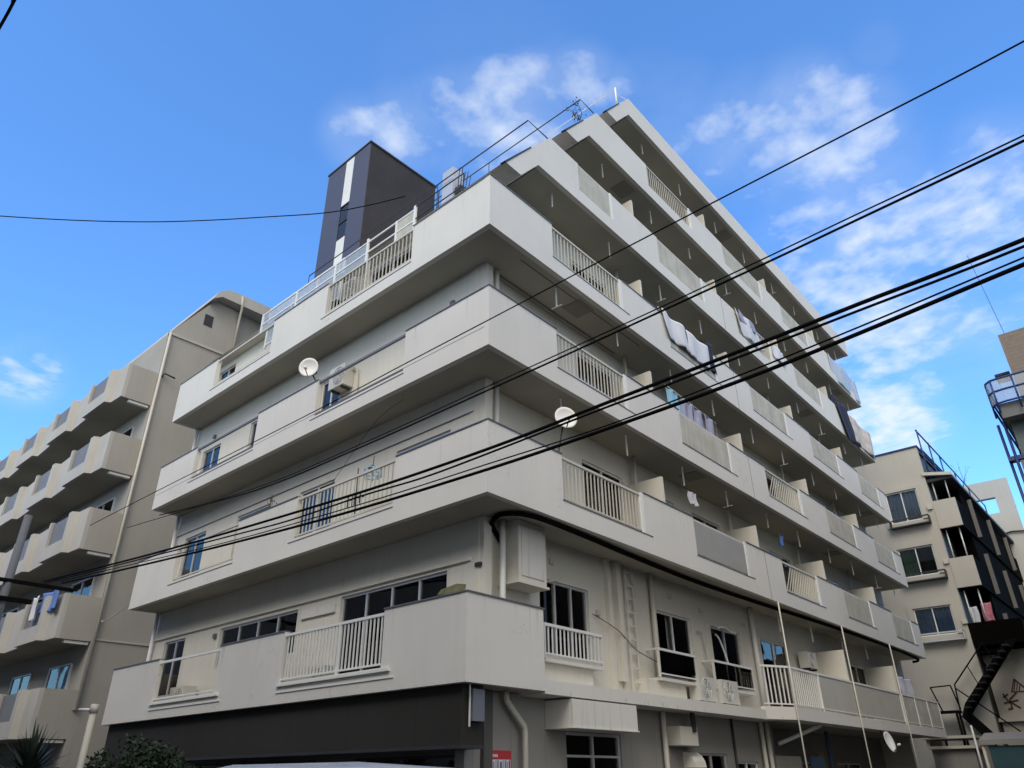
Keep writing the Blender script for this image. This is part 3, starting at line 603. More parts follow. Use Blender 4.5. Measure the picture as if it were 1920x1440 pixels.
# rooftop stair tower
tw = MB(); tw.plan([FL(10.52, -4, 0)[:2], FL(13.33, -4, 0)[:2], FL(13.33, -7.45, 0)[:2], FL(10.52, -7.45, 0)[:2]], 14.2, 24.1)
to = tw.build('stair_tower', TOWD, B)
fl_ = MB(); fl_.box(FL, 10.52, 11.55, -4, -3.96, 14.3, 24.08); fl_.box(FL, 12.1, 13.33, -4, -3.96, 14.3, 24.08); fl_.build('cladding', TOWL, to)
sw = MB(); sw.box(FL, 11.55, 12.1, -4, -3.97, 14.3, 19.95); sw.box(FL, 11.55, 12.1, -4, -3.97, 21.65, 24.07); sw.build('white_strip', mat('white_tiles', (.78, .78, .74), .5), to)
sg = MB(); sg.box(FL, 11.55, 12.1, -3.995, -3.98, 19.95, 21.65); sg.build('stair_glass', GLASS, to)
sf = MB(); sf.box(FL, 11.55, 12.1, -3.98, -3.95, 20.75, 20.81); sf.box(FL, 11.55, 12.1, -3.98, -3.95, 19.95, 20.0); sf.box(FL, 11.55, 12.1, -3.98, -3.95, 21.6, 21.65); sf.build('glazing_bar', DARKM, to)
cpt = MB(); cpt.plan([FL(10.47, -3.93, 0)[:2], FL(13.38, -3.93, 0)[:2], FL(13.38, -7.5, 0)[:2], FL(10.47, -7.5, 0)[:2]], 24.1, 24.17); cpt.build_each('roof_cap', DARKM, to)
# rails on top of the fifth storey band and around the setback terraces
def rail_line(pts, rad, m, name='terrace_rail', posts=0, zfoot=None):
    mb = MB(); mb.tube(pts, rad, 6)
    if posts:
        for i in range(posts+1):
            t = i/posts; a, b = Vector(pts[0]), Vector(pts[-1]); p = a.lerp(b, t); mb.tube([p, (p.x, p.y, zfoot)], rad*.9, 6)
    return mb.build(name, m, B)
zt5 = 12.61
tr = MB()
for z in (13.24, 12.92): tr.box(FL, 2.5, 9.0, -.12, -.09, z-.02, z+.02)
for i, s in enumerate((2.5, 3.15, 4.25, 5.55, 7.3, 9.0)): tr.box(FL, s-.03, s+.03, -.13, -.08, zt5, 13.34 if i in (0, 2) else 13.26)
tr.build('terrace_rail', WHITE, B)
MB().box(FL, 2.56, 3.1, -.108, -.102, 12.68, 13.21).build('terrace_panel', FROST, B); MB().box(FL, 4.3, 8.95, -.108, -.102, 12.68, 13.21).build('terrace_panel', BALG, B)
t2 = MB(); t2.box(FL, .9, 2.5, -.11, -.09, 12.94, 12.96); t2.box(FL, .9, 2.5, -.11, -.09, 13.30, 13.32)
for s in (.9, 1.7): t2.box(FL, s-.01, s+.01, -.11, -.09, zt5, 13.32)
t2.build('terrace_rail', DARKM, B)
t3 = MB(); t3.box(FL, 6.0, 9.6, -.62, -.58, 13.93, 13.97); t3.box(FL, 6.0, 9.6, -.62, -.58, 12.7, 12.74)
for s in (6.0, 7.2, 8.4, 9.6): t3.box(FL, s-.025, s+.025, -.63, -.57, 12.6, 13.97)
t3.build('terrace_rail', WHITE, B); MB().box(FL, 6.0, 9.6, -.605, -.6, 12.75, 13.93).build('terrace_panel', BALG, B)
def guard(sD, zD, run, ln_):   # handrail leaving the top of a slanted end and running back along the left street
    P0 = Vector(FR_(sD, -.05, zD)); P1 = Vector(FR_(sD-run, -.05, zD)); S = Vector((FL.S[0], FL.S[1], 0)); P2 = P1+S*ln_
    mb = MB(); mb.tube([P0, P1, P2], .018, 6)
    for t in (.35, .7, 1.0):
        q = P1.lerp(P2, t); mb.tube([q, q-Vector((0, 0, 1.0))], .012, 6)
    mb.build('guard_rail', DARKM, B)
guard(2.12, 15.36, .75, 9); guard(4.33, 18.13, .62, 10)
pr = MB(); pr.tube([FR_(5.75, -.06, 19.6), FR_(5.75, -.06, 20.45)], .028, 8); pr.tube([FR_(5.75, -.06, 20.15), FR_(6.4, -.06, 20.5)], .012, 6); pr.tube([FR_(5.75, -.06, 20.4), Vector(FR_(5.75, -.06, 20.4))+Vector((FL.S[0], FL.S[1], 0))*3.5], .012, 6); pr.build('roof_post', WHITE, B)
# narrow service box on the terrace
sb = MB(); sb.box(FL, 2.75, 3.15, -1.8, -1.45, 12.6, 15.75); sb.build('service_box', mat('pale_blue_panel', (.42, .46, .56), .5), B)
sv = MB()
for i in range(5): sv.tube([FL(2.7, -1.9+.08*i, 14.9), FL(2.55, -1.9+.1*i, 15.6+.08*(i % 2))], .012, 5)
sv.box(FL, 2.5, 2.72, -1.9, -1.5, 14.8, 15.0); sv.build('antenna_mount', DARKM, B)

# ================================================================== THINGS ON THE MAIN BUILDING
def ac_unit(fr, s, n, z, label, w=.78, h=.56, dp=.28, fan_dir='n', grp='air conditioner units on the balconies'):
    c = fr(s+w/2, n-dp/2, z); t = thing('air_conditioner', label, 'air conditioner', c, grp)
    MB().box(fr, s, s+w, n-dp, n, z+.05, z+h).build('casing', mat('ac_casing', (.60, .59, .54), .5, var=.04, streak=.1), t)
    g_ = MB(); cs, cz, rr = s+w*.36, z+.05+(h-.05)/2, (h-.05)*.42
    for k_ in range(4):
        ra = rr*(1-.24*k_); pts = [fr(cs+ra*math.cos(a_*math.pi/10), n+.008, cz+ra*math.sin(a_*math.pi/10)) for a_ in range(21)]; g_.tube(pts, .006, 5)
    for a_ in range(6): g_.tube([fr(cs, n+.012, cz), fr(cs+rr*math.cos(a_*math.pi/3), n+.012, cz+rr*math.sin(a_*math.pi/3))], .005, 5)
    g_.build('fan_grille', WHITE, t)
    dk = MB(); dk.add([fr(cs+rr*math.cos(a_*math.pi/10), n+.004, cz+rr*math.sin(a_*math.pi/10)) for a_ in range(20)], [tuple(range(20))]); dk.build('fan_opening', GREYP, t)
    ft = MB(); ft.box(fr, s+.08, s+.14, n-dp+.02, n-.02, z, z+.048); ft.box(fr, s+w-.14, s+w-.08, n-dp+.02, n-.02, z, z+.048); ft.build('foot', DARKM, t)
    return t
ac_unit(FR_, 7.72, -.62, 3.052, 'grey outdoor unit on the second floor ledge, left of the cream fronted one')
ac_unit(FR_, 8.75, -.60, 3.052, 'cream fronted outdoor unit on the second floor ledge beside the white corner post', w=.85)
ac_unit(FL, 10.35, -.50, 3.045, 'round fan outdoor unit behind the leftmost opening of the lowest balcony')
ac_unit(FL, 5.35, -.56, 9.85, 'outdoor unit high on the wall behind the fourth floor dish balcony', w=.6, h=.62)
ac_unit(FL, 5.25, -.50, 12.35, 'outdoor unit fixed high behind the fifth floor balcony below the glass rail', w=.5, h=.6)
ac_unit(FL, 4.75, -.50, 3.045, 'low outdoor unit behind the striped railing of the lowest balcony', w=.62, h=.5)
ac_unit(FR_, 14.6, -.60, 4.35, 'outdoor unit hung on the wall above the railed second floor balcony', w=.7, h=.5)

def dish(c, aim, rad, foot, label, m_=None, grp='satellite dishes'):
    c = Vector(c); a = Vector(aim).normalized(); t = thing('satellite_dish', label, 'satellite dish', tuple(foot), grp)
    x = a.cross(Vector((0, 0, 1))).normalized(); y = x.cross(a); mb = MB(); vs = []; fs = []; NR, NS = 5, 28
    vs.append(c-a*.07)
    for i in range(1, NR+1):
        rr = rad*i/NR; dpt = -.07*(1-(i/NR)**2)
        for j in range(NS): th = 2*math.pi*j/NS; vs.append(c+a*dpt+x*rr*math.cos(th)*.95+y*rr*math.sin(th))
    for j in range(NS): fs.append((0, 1+j, 1+(j+1) % NS))
    for i in range(NR-1):
        for j in range(NS): fs.append((1+i*NS+j, 1+(i+1)*NS+j, 1+(i+1)*NS+(j+1) % NS, 1+i*NS+(j+1) % NS))
    k0 = len(vs); vs2 = [v-a*.012 for v in vs]; fs2 = [tuple(k0+i for i in f[::-1]) for f in fs]
    o0 = 1+(NR-1)*NS; rim = [(o0+j, o0+(j+1) % NS, k0+o0+(j+1) % NS, k0+o0+j) for j in range(NS)]
    mb.add(vs+vs2, fs+fs2+rim, True); mb.build('reflector', m_ or DISH, t)
    ar = MB(); low = c-y*rad*.92 if (c-y*rad*.9).z < c.z else c+y*rad*.92
    ar.tube([low-a*.02, c+a*rad*.85-Vector((0, 0, rad*.55))], .012, 6); lp = c+a*rad*.85-Vector((0, 0, rad*.5)); ar.build('feed_arm', DARKM, t)
    MB().tube([lp-a*.05, lp+a*.04], .035, 8).build('receiver', WHITE, t)
    mt = MB(); mt.tube([c-a*.09, c-a*.16, Vector(foot)+Vector((0, 0, .02)), Vector(foot)], .018, 6); mt.build('mount', DARKM, t)
    return t
dish(FL(5.83, .12, 10.24), (-.75, -.60, -.05), .245, FL(5.72, -.06, 9.87), 'round cream satellite dish on the fourth floor balcony wall facing the left street')
dish(FR_(2.2, .05, 7.82), (-.55, -.80, .12), .24, FR_(2.05, -.05, 7.06), 'white satellite dish crossed by the power cables above the third floor corner balcony')
dish(FR_(18.3, .1, 2.52), (-.15, -1, .25), .30, FR_(18.2, -.1, 2.84), 'pale oval satellite dish hanging below the second floor balcony edge on the right')

def cloth(fr, s0, s1, n, z0, z1, name, m_, label, cat, sag=.03, fold=.03, drop=0.0, grp=None, thick=.012, skew=0.0, seed=0):
    rnd = random.Random(seed); ks, kz = 18, 12; ph = [rnd.random()*6 for _ in range(4)]; vs = []
    for lay in (0, 1):
        for j in range(kz+1):
            for i in range(ks+1):
                u_ = i/ks; v_ = j/kz; s = s0+(s1-s0)*u_+skew*v_+.02*math.sin(5*v_+ph[3]); z = z1-(z1-z0)*v_*(1-drop*(u_-.5))-sag*4*u_*(1-u_)*(1-v_)
                w = fold*(math.sin(9*u_+ph[0]+1.2*v_)+.6*math.sin(19*u_+ph[1]-2*v_)*v_+.3*math.sin(4*v_+ph[2]))
                vs.append(fr(s, n+w-(thick if lay else 0), z))
    q_ = (ks+1)*(kz+1); fs = []
    for j in range(kz):
        for i in range(ks):
            a = j*(ks+1)+i; fs.append((a, a+1, a+ks+2, a+ks+1)); fs.append((q_+a, q_+a+ks+1, q_+a+ks+2, q_+a+1))
    for i in range(ks): fs.append((i, q_+i, q_+i+1, i+1)); a = kz*(ks+1)+i; fs.append((a, a+1, q_+a+1, q_+a))
    for j in range(kz): a = j*(ks+1); fs.append((a, a+ks+1, q_+a+ks+1, q_+a)); a += ks; fs.append((a, q_+a, q_+a+ks+1, a+ks+1))
    o = MB().add(vs, fs, True).build(name, m_); return tag(o, label, cat, grp)
G = 'laundry and bedding on the right hand balconies'
cloth(FR_, 6.75, 8.1, .05, 11.93, 12.72, 'bed_sheet', TOWEL, 'crumpled white sheet hanging over the fifth floor parapet, left half of the pair', 'sheet', fold=.045, grp=G, seed=1, skew=.25)
cloth(FR_, 8.12, 9.35, .05, 11.90, 12.68, 'bed_sheet', TOWEL, 'smooth white sheet on the fifth floor parapet beside the dark coat', 'sheet', fold=.02, grp=G, seed=2, skew=.1)
cloth(FR_, 9.4, 9.85, .02, 11.95, 12.95, 'coat', NAVY, 'dark coat hanging beside the white sheets on the fifth floor balcony', 'coat', grp=G, seed=3)
cloth(FR_, 7.15, 7.7, -.25, 12.7, 13.1, 'towel', BUFF, 'tan towel drying above the white sheets of the fifth floor balcony', 'towel', grp=G, seed=21)
for i, (a, b, m_, lb) in enumerate(((7.2, 7.75, CYANP, 'pale blue towel at the left of the drying row above the fourth floor railing'), (7.9, 8.5, LILAC, 'lilac cloth next to the pale blue towel above the fourth floor railing'),
        (8.55, 9.15, LILAC, 'middle lilac cloth of the drying row above the fourth floor railing'), (9.2, 9.8, LILAC, 'right end lilac cloth of the drying row above the fourth floor railing'))):
    cloth(FR_, a, b, -.28, 9.85, 10.62-.03*i, 'towel', m_, lb, 'towel', grp=G, seed=5+i)
MB_ = MB().tube([FR_(7.1, -.28, 10.64), FR_(9.95, -.28, 10.5)], .012, 6).build('clothes_pole', WHITE); tag(MB_, 'thin pole carrying the lilac laundry above the fourth floor railing', 'clothes pole')
cloth(FR_, 12.05, 13.7, .06, 14.55, 15.42, 'bed_sheet', TOWEL, 'white sheet with a dark hem over the sixth floor parapet', 'sheet', fold=.04, grp=G, seed=11, skew=.3)
cloth(FR_, 15.05, 16.1, .05, 14.85, 15.45, 'bed_sheet', TOWEL, 'small white cloth over the sixth floor parapet right of the dark hemmed sheet', 'sheet', fold=.03, grp=G, seed=12)
cloth(FR_, 12.3, 13.6, .08, 15.1, 15.46, 'towel', LILAC, 'folded grey lilac towel on top of the dark hemmed sheet', 'towel', grp=G, fold=.02, seed=13)
cloth(FR_, 21.35, 23.0, .06, 14.0, 15.75, 'blanket', NAVY, 'large navy blanket hanging down from the sixth floor at the far right end', 'blanket', fold=.04, grp=G, seed=14, skew=.7)
cloth(FR_, 23.15, 25.9, .05, 14.2, 15.5, 'quilt', RUST, 'pale stained quilt over the far right end of the sixth floor balcony', 'quilt', fold=.04, grp=G, seed=15)
cloth(FR_, 21.9, 22.4, -.2, 15.4, 16.2, 'shirt', NAVY, 'dark shirt on a hanger above the navy blanket', 'shirt', grp=G, seed=16)
cloth(FR_, 22.3, 25.8, .03, 17.0, 18.25, 'plastic_sheet', mat('plastic_sheet', (.62, .66, .68), .25, var=.12, streak=.25, alpha=.75), 'crinkled clear plastic sheet wrapping the top right balcony', 'plastic sheet', fold=.05, grp=G, seed=17)
cloth(FR_, 13.5, 13.85, -.4, 7.75, 8.1, 'towel', BLUEC, 'small blue cloth hanging under the fourth floor soffit on the right', 'towel', grp=G, seed=18)
cloth(FR_, 7.85, 8.2, -.35, 7.6, 7.95, 'towel', TOWEL, 'small white cloth on a hanger above the grey sheeted third floor balcony', 'towel', grp=G, seed=19)
cloth(FR_, 22.0, 23.5, -.2, 4.05, 4.75, 'plastic_cover', mat('pale_cover', (.5, .5, .56), .4, var=.1), 'pale cover over stored goods at the right end of the second floor balcony', 'cover', grp=G, seed=20, fold=.05)
tag(MB().box(FR_, 21.6, 22.3, -.8, -.25, 3.14, 4.35).box(FR_, 21.55, 22.35, -.85, -.22, 4.351, 4.40).build('storage_box', mat('storage_grey', (.16, .16, .18), .6)), 'dark grey storage cabinet standing at the right end of the second floor balcony', 'cabinet')
# blue peg hanger on the left third floor balcony
t = thing('peg_hanger', 'pale blue clothes peg hanger dangling behind the third floor balcony opening', 'clothes hanger', FL(3.45, -.25, 7.2))
mb = MB(); c0 = FL(3.45, -.25, 7.05)
ring = [FL(3.45+.2*math.cos(a*math.pi/8), -.25+.15*math.sin(a*math.pi/8), 7.1) for a in range(17)]; mb.tube(ring, .012, 6)
for a in range(0, 16, 2): p = ring[a]; mb.tube([p, (p[0], p[1], 6.92)], .014, 5)
ring2 = [FL(3.45+.13*math.cos(a*math.pi/8), -.25+.1*math.sin(a*math.pi/8), 6.93) for a in range(17)]; mb.tube(ring2, .012, 6); mb.build('peg_frame', CYANP, t)
MB().tube([FL(3.45, -.25, 7.1), FL(3.45, -.25, 7.4)], .008, 5).build('hook', DARKM, t)
t = thing('drying_rack', 'small dark drying bracket with clips behind the third floor balcony railing', 'drying rack', FL(4.0, -.3, 7.0))
mb = MB(); mb.tube([FL(3.75, -.3, 6.62), FL(4.4, -.3, 6.66)], .015, 6)
for s in (3.85, 4.0, 4.1, 4.25): mb.box(FL, s-.02, s+.02, -.32, -.28, 6.5, 6.72)
mb.tube([FL(4.0, -.3, 6.15), FL(4.02, -.3, 7.3)], .012, 6); mb.build('clip_bar', DARKM, t)
def plant(fr, s, n, z, h, label, nleaf=40, spread=.2, seed=0, name='potted_plant', m_=LEAF, pot=True, grp=None):
    rnd = random.Random(seed); t = thing(name, label, 'potted plant', fr(s, n, z), grp)
    if pot:
        mb = MB(); rr = spread*.6
        mb.prism([fr(s+rr*.75*math.cos(a*math.pi/6), n+rr*.75*math.sin(a*math.pi/6), z) for a in range(12)], [fr(s+rr*math.cos(a*math.pi/6), n+rr*math.sin(a*math.pi/6), z+.2) for a in range(12)]); mb.build('pot', BROWN, t)
    sm = MB(); lf = MB()
    for i in range(5):
        p = [Vector(fr(s, n, z+.18))]
        for j in range(4): p.append(p[-1]+Vector((rnd.uniform(-1, 1)*spread*.35, rnd.uniform(-1, 1)*spread*.35, h/4*rnd.uniform(.7, 1.1))))
        sm.tube(p, [.012, .01, .008, .006, .004], 5)
        for _ in range(nleaf//5):
            q_ = p[rnd.randint(1, 4)]+Vector([rnd.uniform(-.08, .08) for _ in range(3)]); a = Vector([rnd.uniform(-1, 1) for _ in range(3)]).normalized(); b = a.cross(Vector((rnd.random(), .3, 1))).normalized()
            l_ = .07; lf.add([q_, q_+a*l_*.5+b*l_*.25, q_+a*l_, q_+a*l_*.5-b*l_*.25], [(0, 1, 2, 3)])
    sm.build('stem', BARK, t); lf.build('foliage', m_, t); return t
plant(FR_, 3.72, -.12, 17.2, .55, 'straggly dark terrace plant on the slanted edge between the sixth and seventh floors', 36, .35, 3, pot=False)
plant(FL, 7.4, -.3, 6.9, .5, 'thin plant standing behind the third floor balcony wall on the left street', 14, .1, 5, pot=False)
# entrance things on the ground floor
t = thing('extractor_box', 'cream extractor box hanging under the ledge above a vent hood', 'extractor box', FR_(7.2, -.8, 2.2))
MB().box(FR_, 6.75, 7.5, -.998, -.7, 2.19, 2.55).build('casing', CREAM, t); MB().box(FR_, 7.28, 7.4, -.72, -.66, 2.45, 2.83).build('duct', DARKM, t); MB().box(FR_, 6.72, 7.53, -.998, -.68, 2.165, 2.188).build('drip_tray', COPE, t)
t = thing('vent_hood', 'small rounded cream vent hood on the grey ground floor wall', 'vent hood', FR_(7.55, -.9, 1.9))
mb = MB(); pr_ = [(-.998, 1.78), (-.998, 2.08), (-.90, 2.07), (-.80, 2.0), (-.74, 1.9), (-.72, 1.78)]
mb.prism([FR_(7.3, n_, z_) for n_, z_ in pr_], [FR_(7.78, n_, z_) for n_, z_ in pr_]); mb.build('hood', CREAM, t); MB().box(FR_, 7.34, 7.74, -.96, -.76, 1.76, 1.779).build('hood_opening', BLACK, t)
t = thing('poster', 'red poster with white panel of tall black strokes beside the drainpipe', 'poster', FR_(1.42, -.98, 1.8))
MB().box(FR_, 1.13, 1.70, -.998, -.985, 1.60, 2.0).build('board', RED, t); MB().box(FR_, 1.13, 1.70, -.984, -.981, 1.60, 1.69).build('lower_strip', MAROON, t)
MB().box(FR_, 1.16, 1.67, -.984, -.980, 1.70, 1.87).build('white_field', SIGNW, t)
mb = MB(); s = 1.175
for i, w in enumerate((.018, .04, .02, .012, .03, .02, .05, .015, .02, .035, .02, .045)):
    mb.box(FR_, s, s+w*.6, -.9795, -.977, 1.715+(.03 if i % 3 == 1 else 0), 1.86-(.02 if i % 4 == 2 else 0)); s += .041
mb.build('lettering', SIGNK, t)
mb = MB()
for i in range(6): mb.box(FR_, 1.16+i*.036, 1.186+i*.036, -.984, -.981, 1.905, 1.945)
mb.build('small_lettering', SIGNW, t)
t = thing('wall_lamp_box', 'slim grey lamp box under the balcony corner at the end of the dark fascia', 'lamp box', (0.4, .55, 2.5))
MB().plan([(.30, .52), (.55, .52), (.55, .615), (.30, .615)], 2.36, 2.80).build('casing', mat('lamp_grey', (.16, .18, .22), .3), t); MB().plan([(.245, .54), (.262, .54), (.262, .56), (.245, .56)], 2.28, 2.86).build('bracket', WHITE, t)

# ================================================================== LEFT NEIGHBOUR
LB = thing('apartment_building', 'beige apartment block on the left with zigzag balcony fronts and a slanted top', 'apartment building', FL(17.8, -1, 0))
S0 = 17.8
pts = [(-.75, 0), (-.75, 16.72), (-2.23, 19.0), (-3.42, 18.9), (-3.42, 16.8), (-14, 16.8), (-14, 0)]
mb = MB(); mb.prism([FL(S0, n_, z_) for n_, z_ in pts], [FL(46, n_, z_) for n_, z_ in pts]); mb.build('wall', BEIGE, LB)
mb = MB(); rp = [(-1.95, 18.75), (-2.10, 19.12), (-2.5, 19.45), (-3.2, 19.5), (-7.5, 19.5), (-7.5, 19.0), (-2.3, 19.0)]
mb.prism([FL(17.35, n_, z_) for n_, z_ in rp], [FL(46, n_, z_) for n_, z_ in rp]); mb.build('roof', BEIGE2, LB)
mb = MB(); mb.box(FL, S0+.2, 46, -7.4, -3.45, 16.82, 18.98); mb.build('upper_wall', BEIGE, LB)
mb = MB(); mb.box(FL, S0-.05, S0, -3.4, -.72, 16.70, 16.80); mb.box(FL, S0-.03, S0, -3.3, -.76, 5.50, 5.55); mb.box(FL, S0-.08, S0+.0, -.80, -.70, 3.5, 3.5001); mb.build_each('string_course', BEIGE2, LB)
def zig(k):
    p = []
    for i in range(k):
        o = 3.65*i; p += [(17.8+o if i == 0 else 17.05+o+.0, .30 if i == 0 else .38), (18.6+o, .33), (18.7+o, .52), (20.68+o, .53)]
    return p
zf = [(17.8, .30), (18.6, .33), (18.7, .52), (20.68, .53), (20.7, .39), (22.25, .34), (22.35, .52), (24.33, .53), (24.35, .39), (25.9, .34), (26.0, .52), (27.98, .53), (28.0, .39), (29.55, .34), (29.65, .52), (31.63, .53), (31.65, .39), (33.2, .34), (33.3, .52), (35.28, .53), (35.3, .39), (36.85, .34), (36.95, .52), (38.9, .53), (38.9, .3), (45.9, .3)]
POS = [(18.95, 20.45), (22.6, 24.1), (26.25, 27.75), (29.9, 31.4), (33.55, 35.05), (37.2, 38.7)]
for k, (zb, ztp) in enumerate(((13.64, 14.97), (10.92, 12.28), (8.18, 9.55), (5.45, 6.78), (2.72, 4.05))):
    outer = [FL(s, n, 0)[:2] for s, n in zf]; inner = [FL(s, n-.12, 0)[:2] for s, n in zf]
    inner[0] = FL(17.92, .18, 0)[:2]
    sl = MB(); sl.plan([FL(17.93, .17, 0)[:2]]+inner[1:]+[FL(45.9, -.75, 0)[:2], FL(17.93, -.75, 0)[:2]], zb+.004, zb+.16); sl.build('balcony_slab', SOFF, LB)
    # parapet: low base all along, full height between the grey screens
    mb = MB()
    for i in range(len(zf)-1):
        a, b = zf[i], zf[i+1]
        def seg(sa, sb, z0_, z1_):
            def at(s_): t_ = (s_-a[0])/max(1e-6, b[0]-a[0]); return a[1]+(b[1]-a[1])*t_
            na, nb_ = at(sa), at(sb)
            mb.plan([FL(sa, na, 0)[:2], FL(sb, nb_, 0)[:2], FL(sb, nb_-.12, 0)[:2], FL(sa, na-.12, 0)[:2]], z0_, z1_)
        if b[0]-a[0] > 1.9 and b[0] < 40:
            seg(a[0], b[0], zb, zb+.48); pa, pb = a[0]+.27, b[0]-.2; seg(a[0], pa, zb+.48, ztp); seg(pb, b[0], zb+.48, ztp)
        elif b[0]-a[0] > .15: seg(a[0], b[0], zb, ztp)
        else:
            mb.plan([FL(a[0], a[1], 0)[:2], FL(b[0], b[1], 0)[:2], FL(b[0]+.05, b[1]-.12, 0)[:2], FL(a[0]-.001, a[1]-.12, 0)[:2]], zb+.001, ztp-.001)
    mb.build('balcony_parapet', BEIGE2, LB)
    MB().box(FL, 17.8, 17.92, -.75, .18, zb, ztp).build('balcony_end', BEIGE, LB)
    for i, (a, b) in enumerate(((18.97, 20.48), (22.62, 24.13), (26.27, 27.78), (29.92, 31.43), (33.57, 35.08))):
        MB().box(FL, a, b, .43, .45, zb+.482, ztp-.06).build('screen', MESHP, LB)
    if k > 0:
        for i, a in enumerate((18.3, 21.9, 25.6, 29.2, 32.9)):
            window(FL, a+.5, a+2.4, zb+.2-0, zb+2.2, -.65, LB, 2, [CURT, None, CURTG][(i+k) % 3], (0, .5))
    MB().box(FL, 17.85, 18.0, -.70, .0, zb-.10, zb-.02).build('drain_tray', WHITE, LB)
MB().tube([FL(17.72, -.80, 3.5), FL(17.72, -.80, 16.75)], .05, 8).build('drainpipe', CRM, LB)
MB().tube([FL(17.7, -3.3, 16.0), FL(17.7, -3.3, 18.3), FL(17.4, -3.2, 18.9), FL(17.3, -3.1, 19.4)], .05, 8).build('drainpipe', CRM, LB)
MB().box(FL, S0-.02, S0+.01, -2.3, -1.95, 17.7, 18.2).build('small_vent', DARKM, LB)
MB().tube([FL(17.8, -.9, 14.9), FL(17.6, -.9, 14.95), FL(17.6, -1.3, 14.9)], .03, 6).build('wall_spout', DARKM, LB)
mb = MB(); mb.box(FL, 17.8, 46, -.75, .3, 0, 2.0); mb.build('ground_floor_wall', mat('dark_plinth', (.09, .09, .085), .8), LB)
cloth(FL, 17.95, 19.4, .46, 6.3, 6.95, 'blanket', BLUEC, 'blue blanket airing over a low balcony of the beige block on the left', 'blanket', fold=.05, seed=31)
cloth(FL, 19.2, 19.7, .60, 6.1, 6.85, 'bed_sheet', TOWEL, 'white sheet end hanging beside the blue blanket on the beige block', 'sheet', fold=.04, seed=32)

# ================================================================== RIGHT NEIGHBOUR (end wall faces us)
X0 = 30.0
RB = thing('apartment_building', 'sand coloured block behind the right end with framed windows and black stepped balconies', 'apartment building', (X0, -1, 0))
def Ez(n, z): return (X0, -n, z)
FX = Fr((X0, 0), (0, -1), (-1, 0))     # s = n of the measurement (towards the street), n outwards = -x
hw = [(-.88, .52, 12.33, 13.83), (-.95, .55, 9.75, 11.07), (-.95, .6, 7.1, 8.32)]
mb = MB(); wall(mb, FX, -12, 1.06, 0, 15.86, 0, .25, hw); mb.build('wall', SAND, RB)
mb = MB(); mb.box(FX, -12, 1.06, -12, -.26, 15.5, 15.7); mb.box(Fr((X0, 0), (0, -1), (-1, 0)), .86, 1.06, -38, -.251, 0, 15.86); mb.build('street_wall', DARKM if False else mat('dark_street_wall', (.05, .05, .052), .7), RB)
for i, h in enumerate(hw):
    w_ = window(FX, *h, 0, RB, 2, (CURT, GREENC, CURTB)[i], (0, 1) if i != 1 else (.05, .45), frame=WHITE)
    hb = MB(); a, b, c, e = h; hb.box(FX, a-.25, b+.22, 0, .05, e+.02, e+.22); hb.box(FX, b+.02, b+.22, 0, .05, c, e+.02); hb.box(FX, a-.25, a-.02, 0, .05, c-.2, e+.02); hb.build('window_surround', SAND, RB)
    rb_ = MB(); rb_.box(FX, a-.05, b+.3, .02, .35, c-.30, c-.25); rb_.box(FX, a-.05, b+.3, .33, .36, c+.02, c+.08); rb_.box(FX, a-.05, a-.02, .02, .36, c-.25, c+.08); rb_.box(FX, b+.27, b+.3, .02, .36, c-.25, c+.08); rb_.build('window_rail', DARKM if i < 2 else ALU, RB)
    MB().box(FX, b+.30, b+.50, .003, .10, c+.35, c+.55).build('vent_hood', CRM, RB)
mb = MB(); mb.box(FX, -12.1, 1.12, -12, .06, 15.861, 15.93); mb.build('roof_edge', BLUEG, RB)
INT = mat('dark_room_back', (.03, .03, .03), .9)
MB().box(FX, -11.9, .85, -.9, -.8, 0.1, 15.4).build('room_partition', INT, RB)
# stepped balconies along its street side
for k, (zb, ztp) in enumerate(((11.72, 13.04), (8.99, 10.31), (6.2, 7.5))):
    ends = [(1.07, 2.02)]
    if k < 2: MB().box(FX, 1.07, 2.04, -.12, .02, zb, ztp).build('balcony_end', SAND, RB)
    else: MB().box(FX, 1.07, 3.1, -.12, .02, zb+.3, zb+1.25).build('balcony_end', mat('black_panel', (.005, .0045, .004), .95, spec=.02), RB)
    mb = MB(); mb.box(FX, 1.07, 2.04, -36, -.121, zb, zb+.14); mb.box(FX, 1.96, 2.04, -36, -.121, zb+.14, ztp); mb.build('balcony_front', mat('black_panel', (.005, .0045, .004), .95, spec=.02), RB)
    for j in range(7):
        x_ = -3.2-4.4*j; m2 = MB(); m2.box(FX, 2.045, 2.22, x_-.04, x_, zb+.1, zb+2.0); m2.build('balcony_fin', mat('fin_grey', (.16, .155, .14), .8), RB)
    for j, s_ in enumerate((1.25, 1.8)): MB().tube([FX(s_, -.3, ztp), FX(s_, -.3, zb+2.7)], .03, 6).build('rail_post', WHITE, RB)
for k in range(2): pass
mb = MB(); mb.box(FX, 1.06, 2.2, -38, -.05, 14.0, 14.15); mb.build('street_canopy', DARKM, RB)
MB().box(FX, 1.07, 1.95, -37, -2.2, 6.3, 13.99).build('street_screen', mat('black_panel', (.005, .0045, .004), .95, spec=.02), RB)
cn = MB(); cn.prism([FX(1.0, .1, 14.35), FX(2.2, .1, 14.1), FX(2.2, -1.5, 14.1), FX(1.0, -1.5, 14.35)], [FX(1.0, .1, 14.5), FX(2.2, .1, 14.25), FX(2.2, -1.5, 14.25), FX(1.0, -1.5, 14.5)]); cn.build('lean_to_roof', CRM, RB)
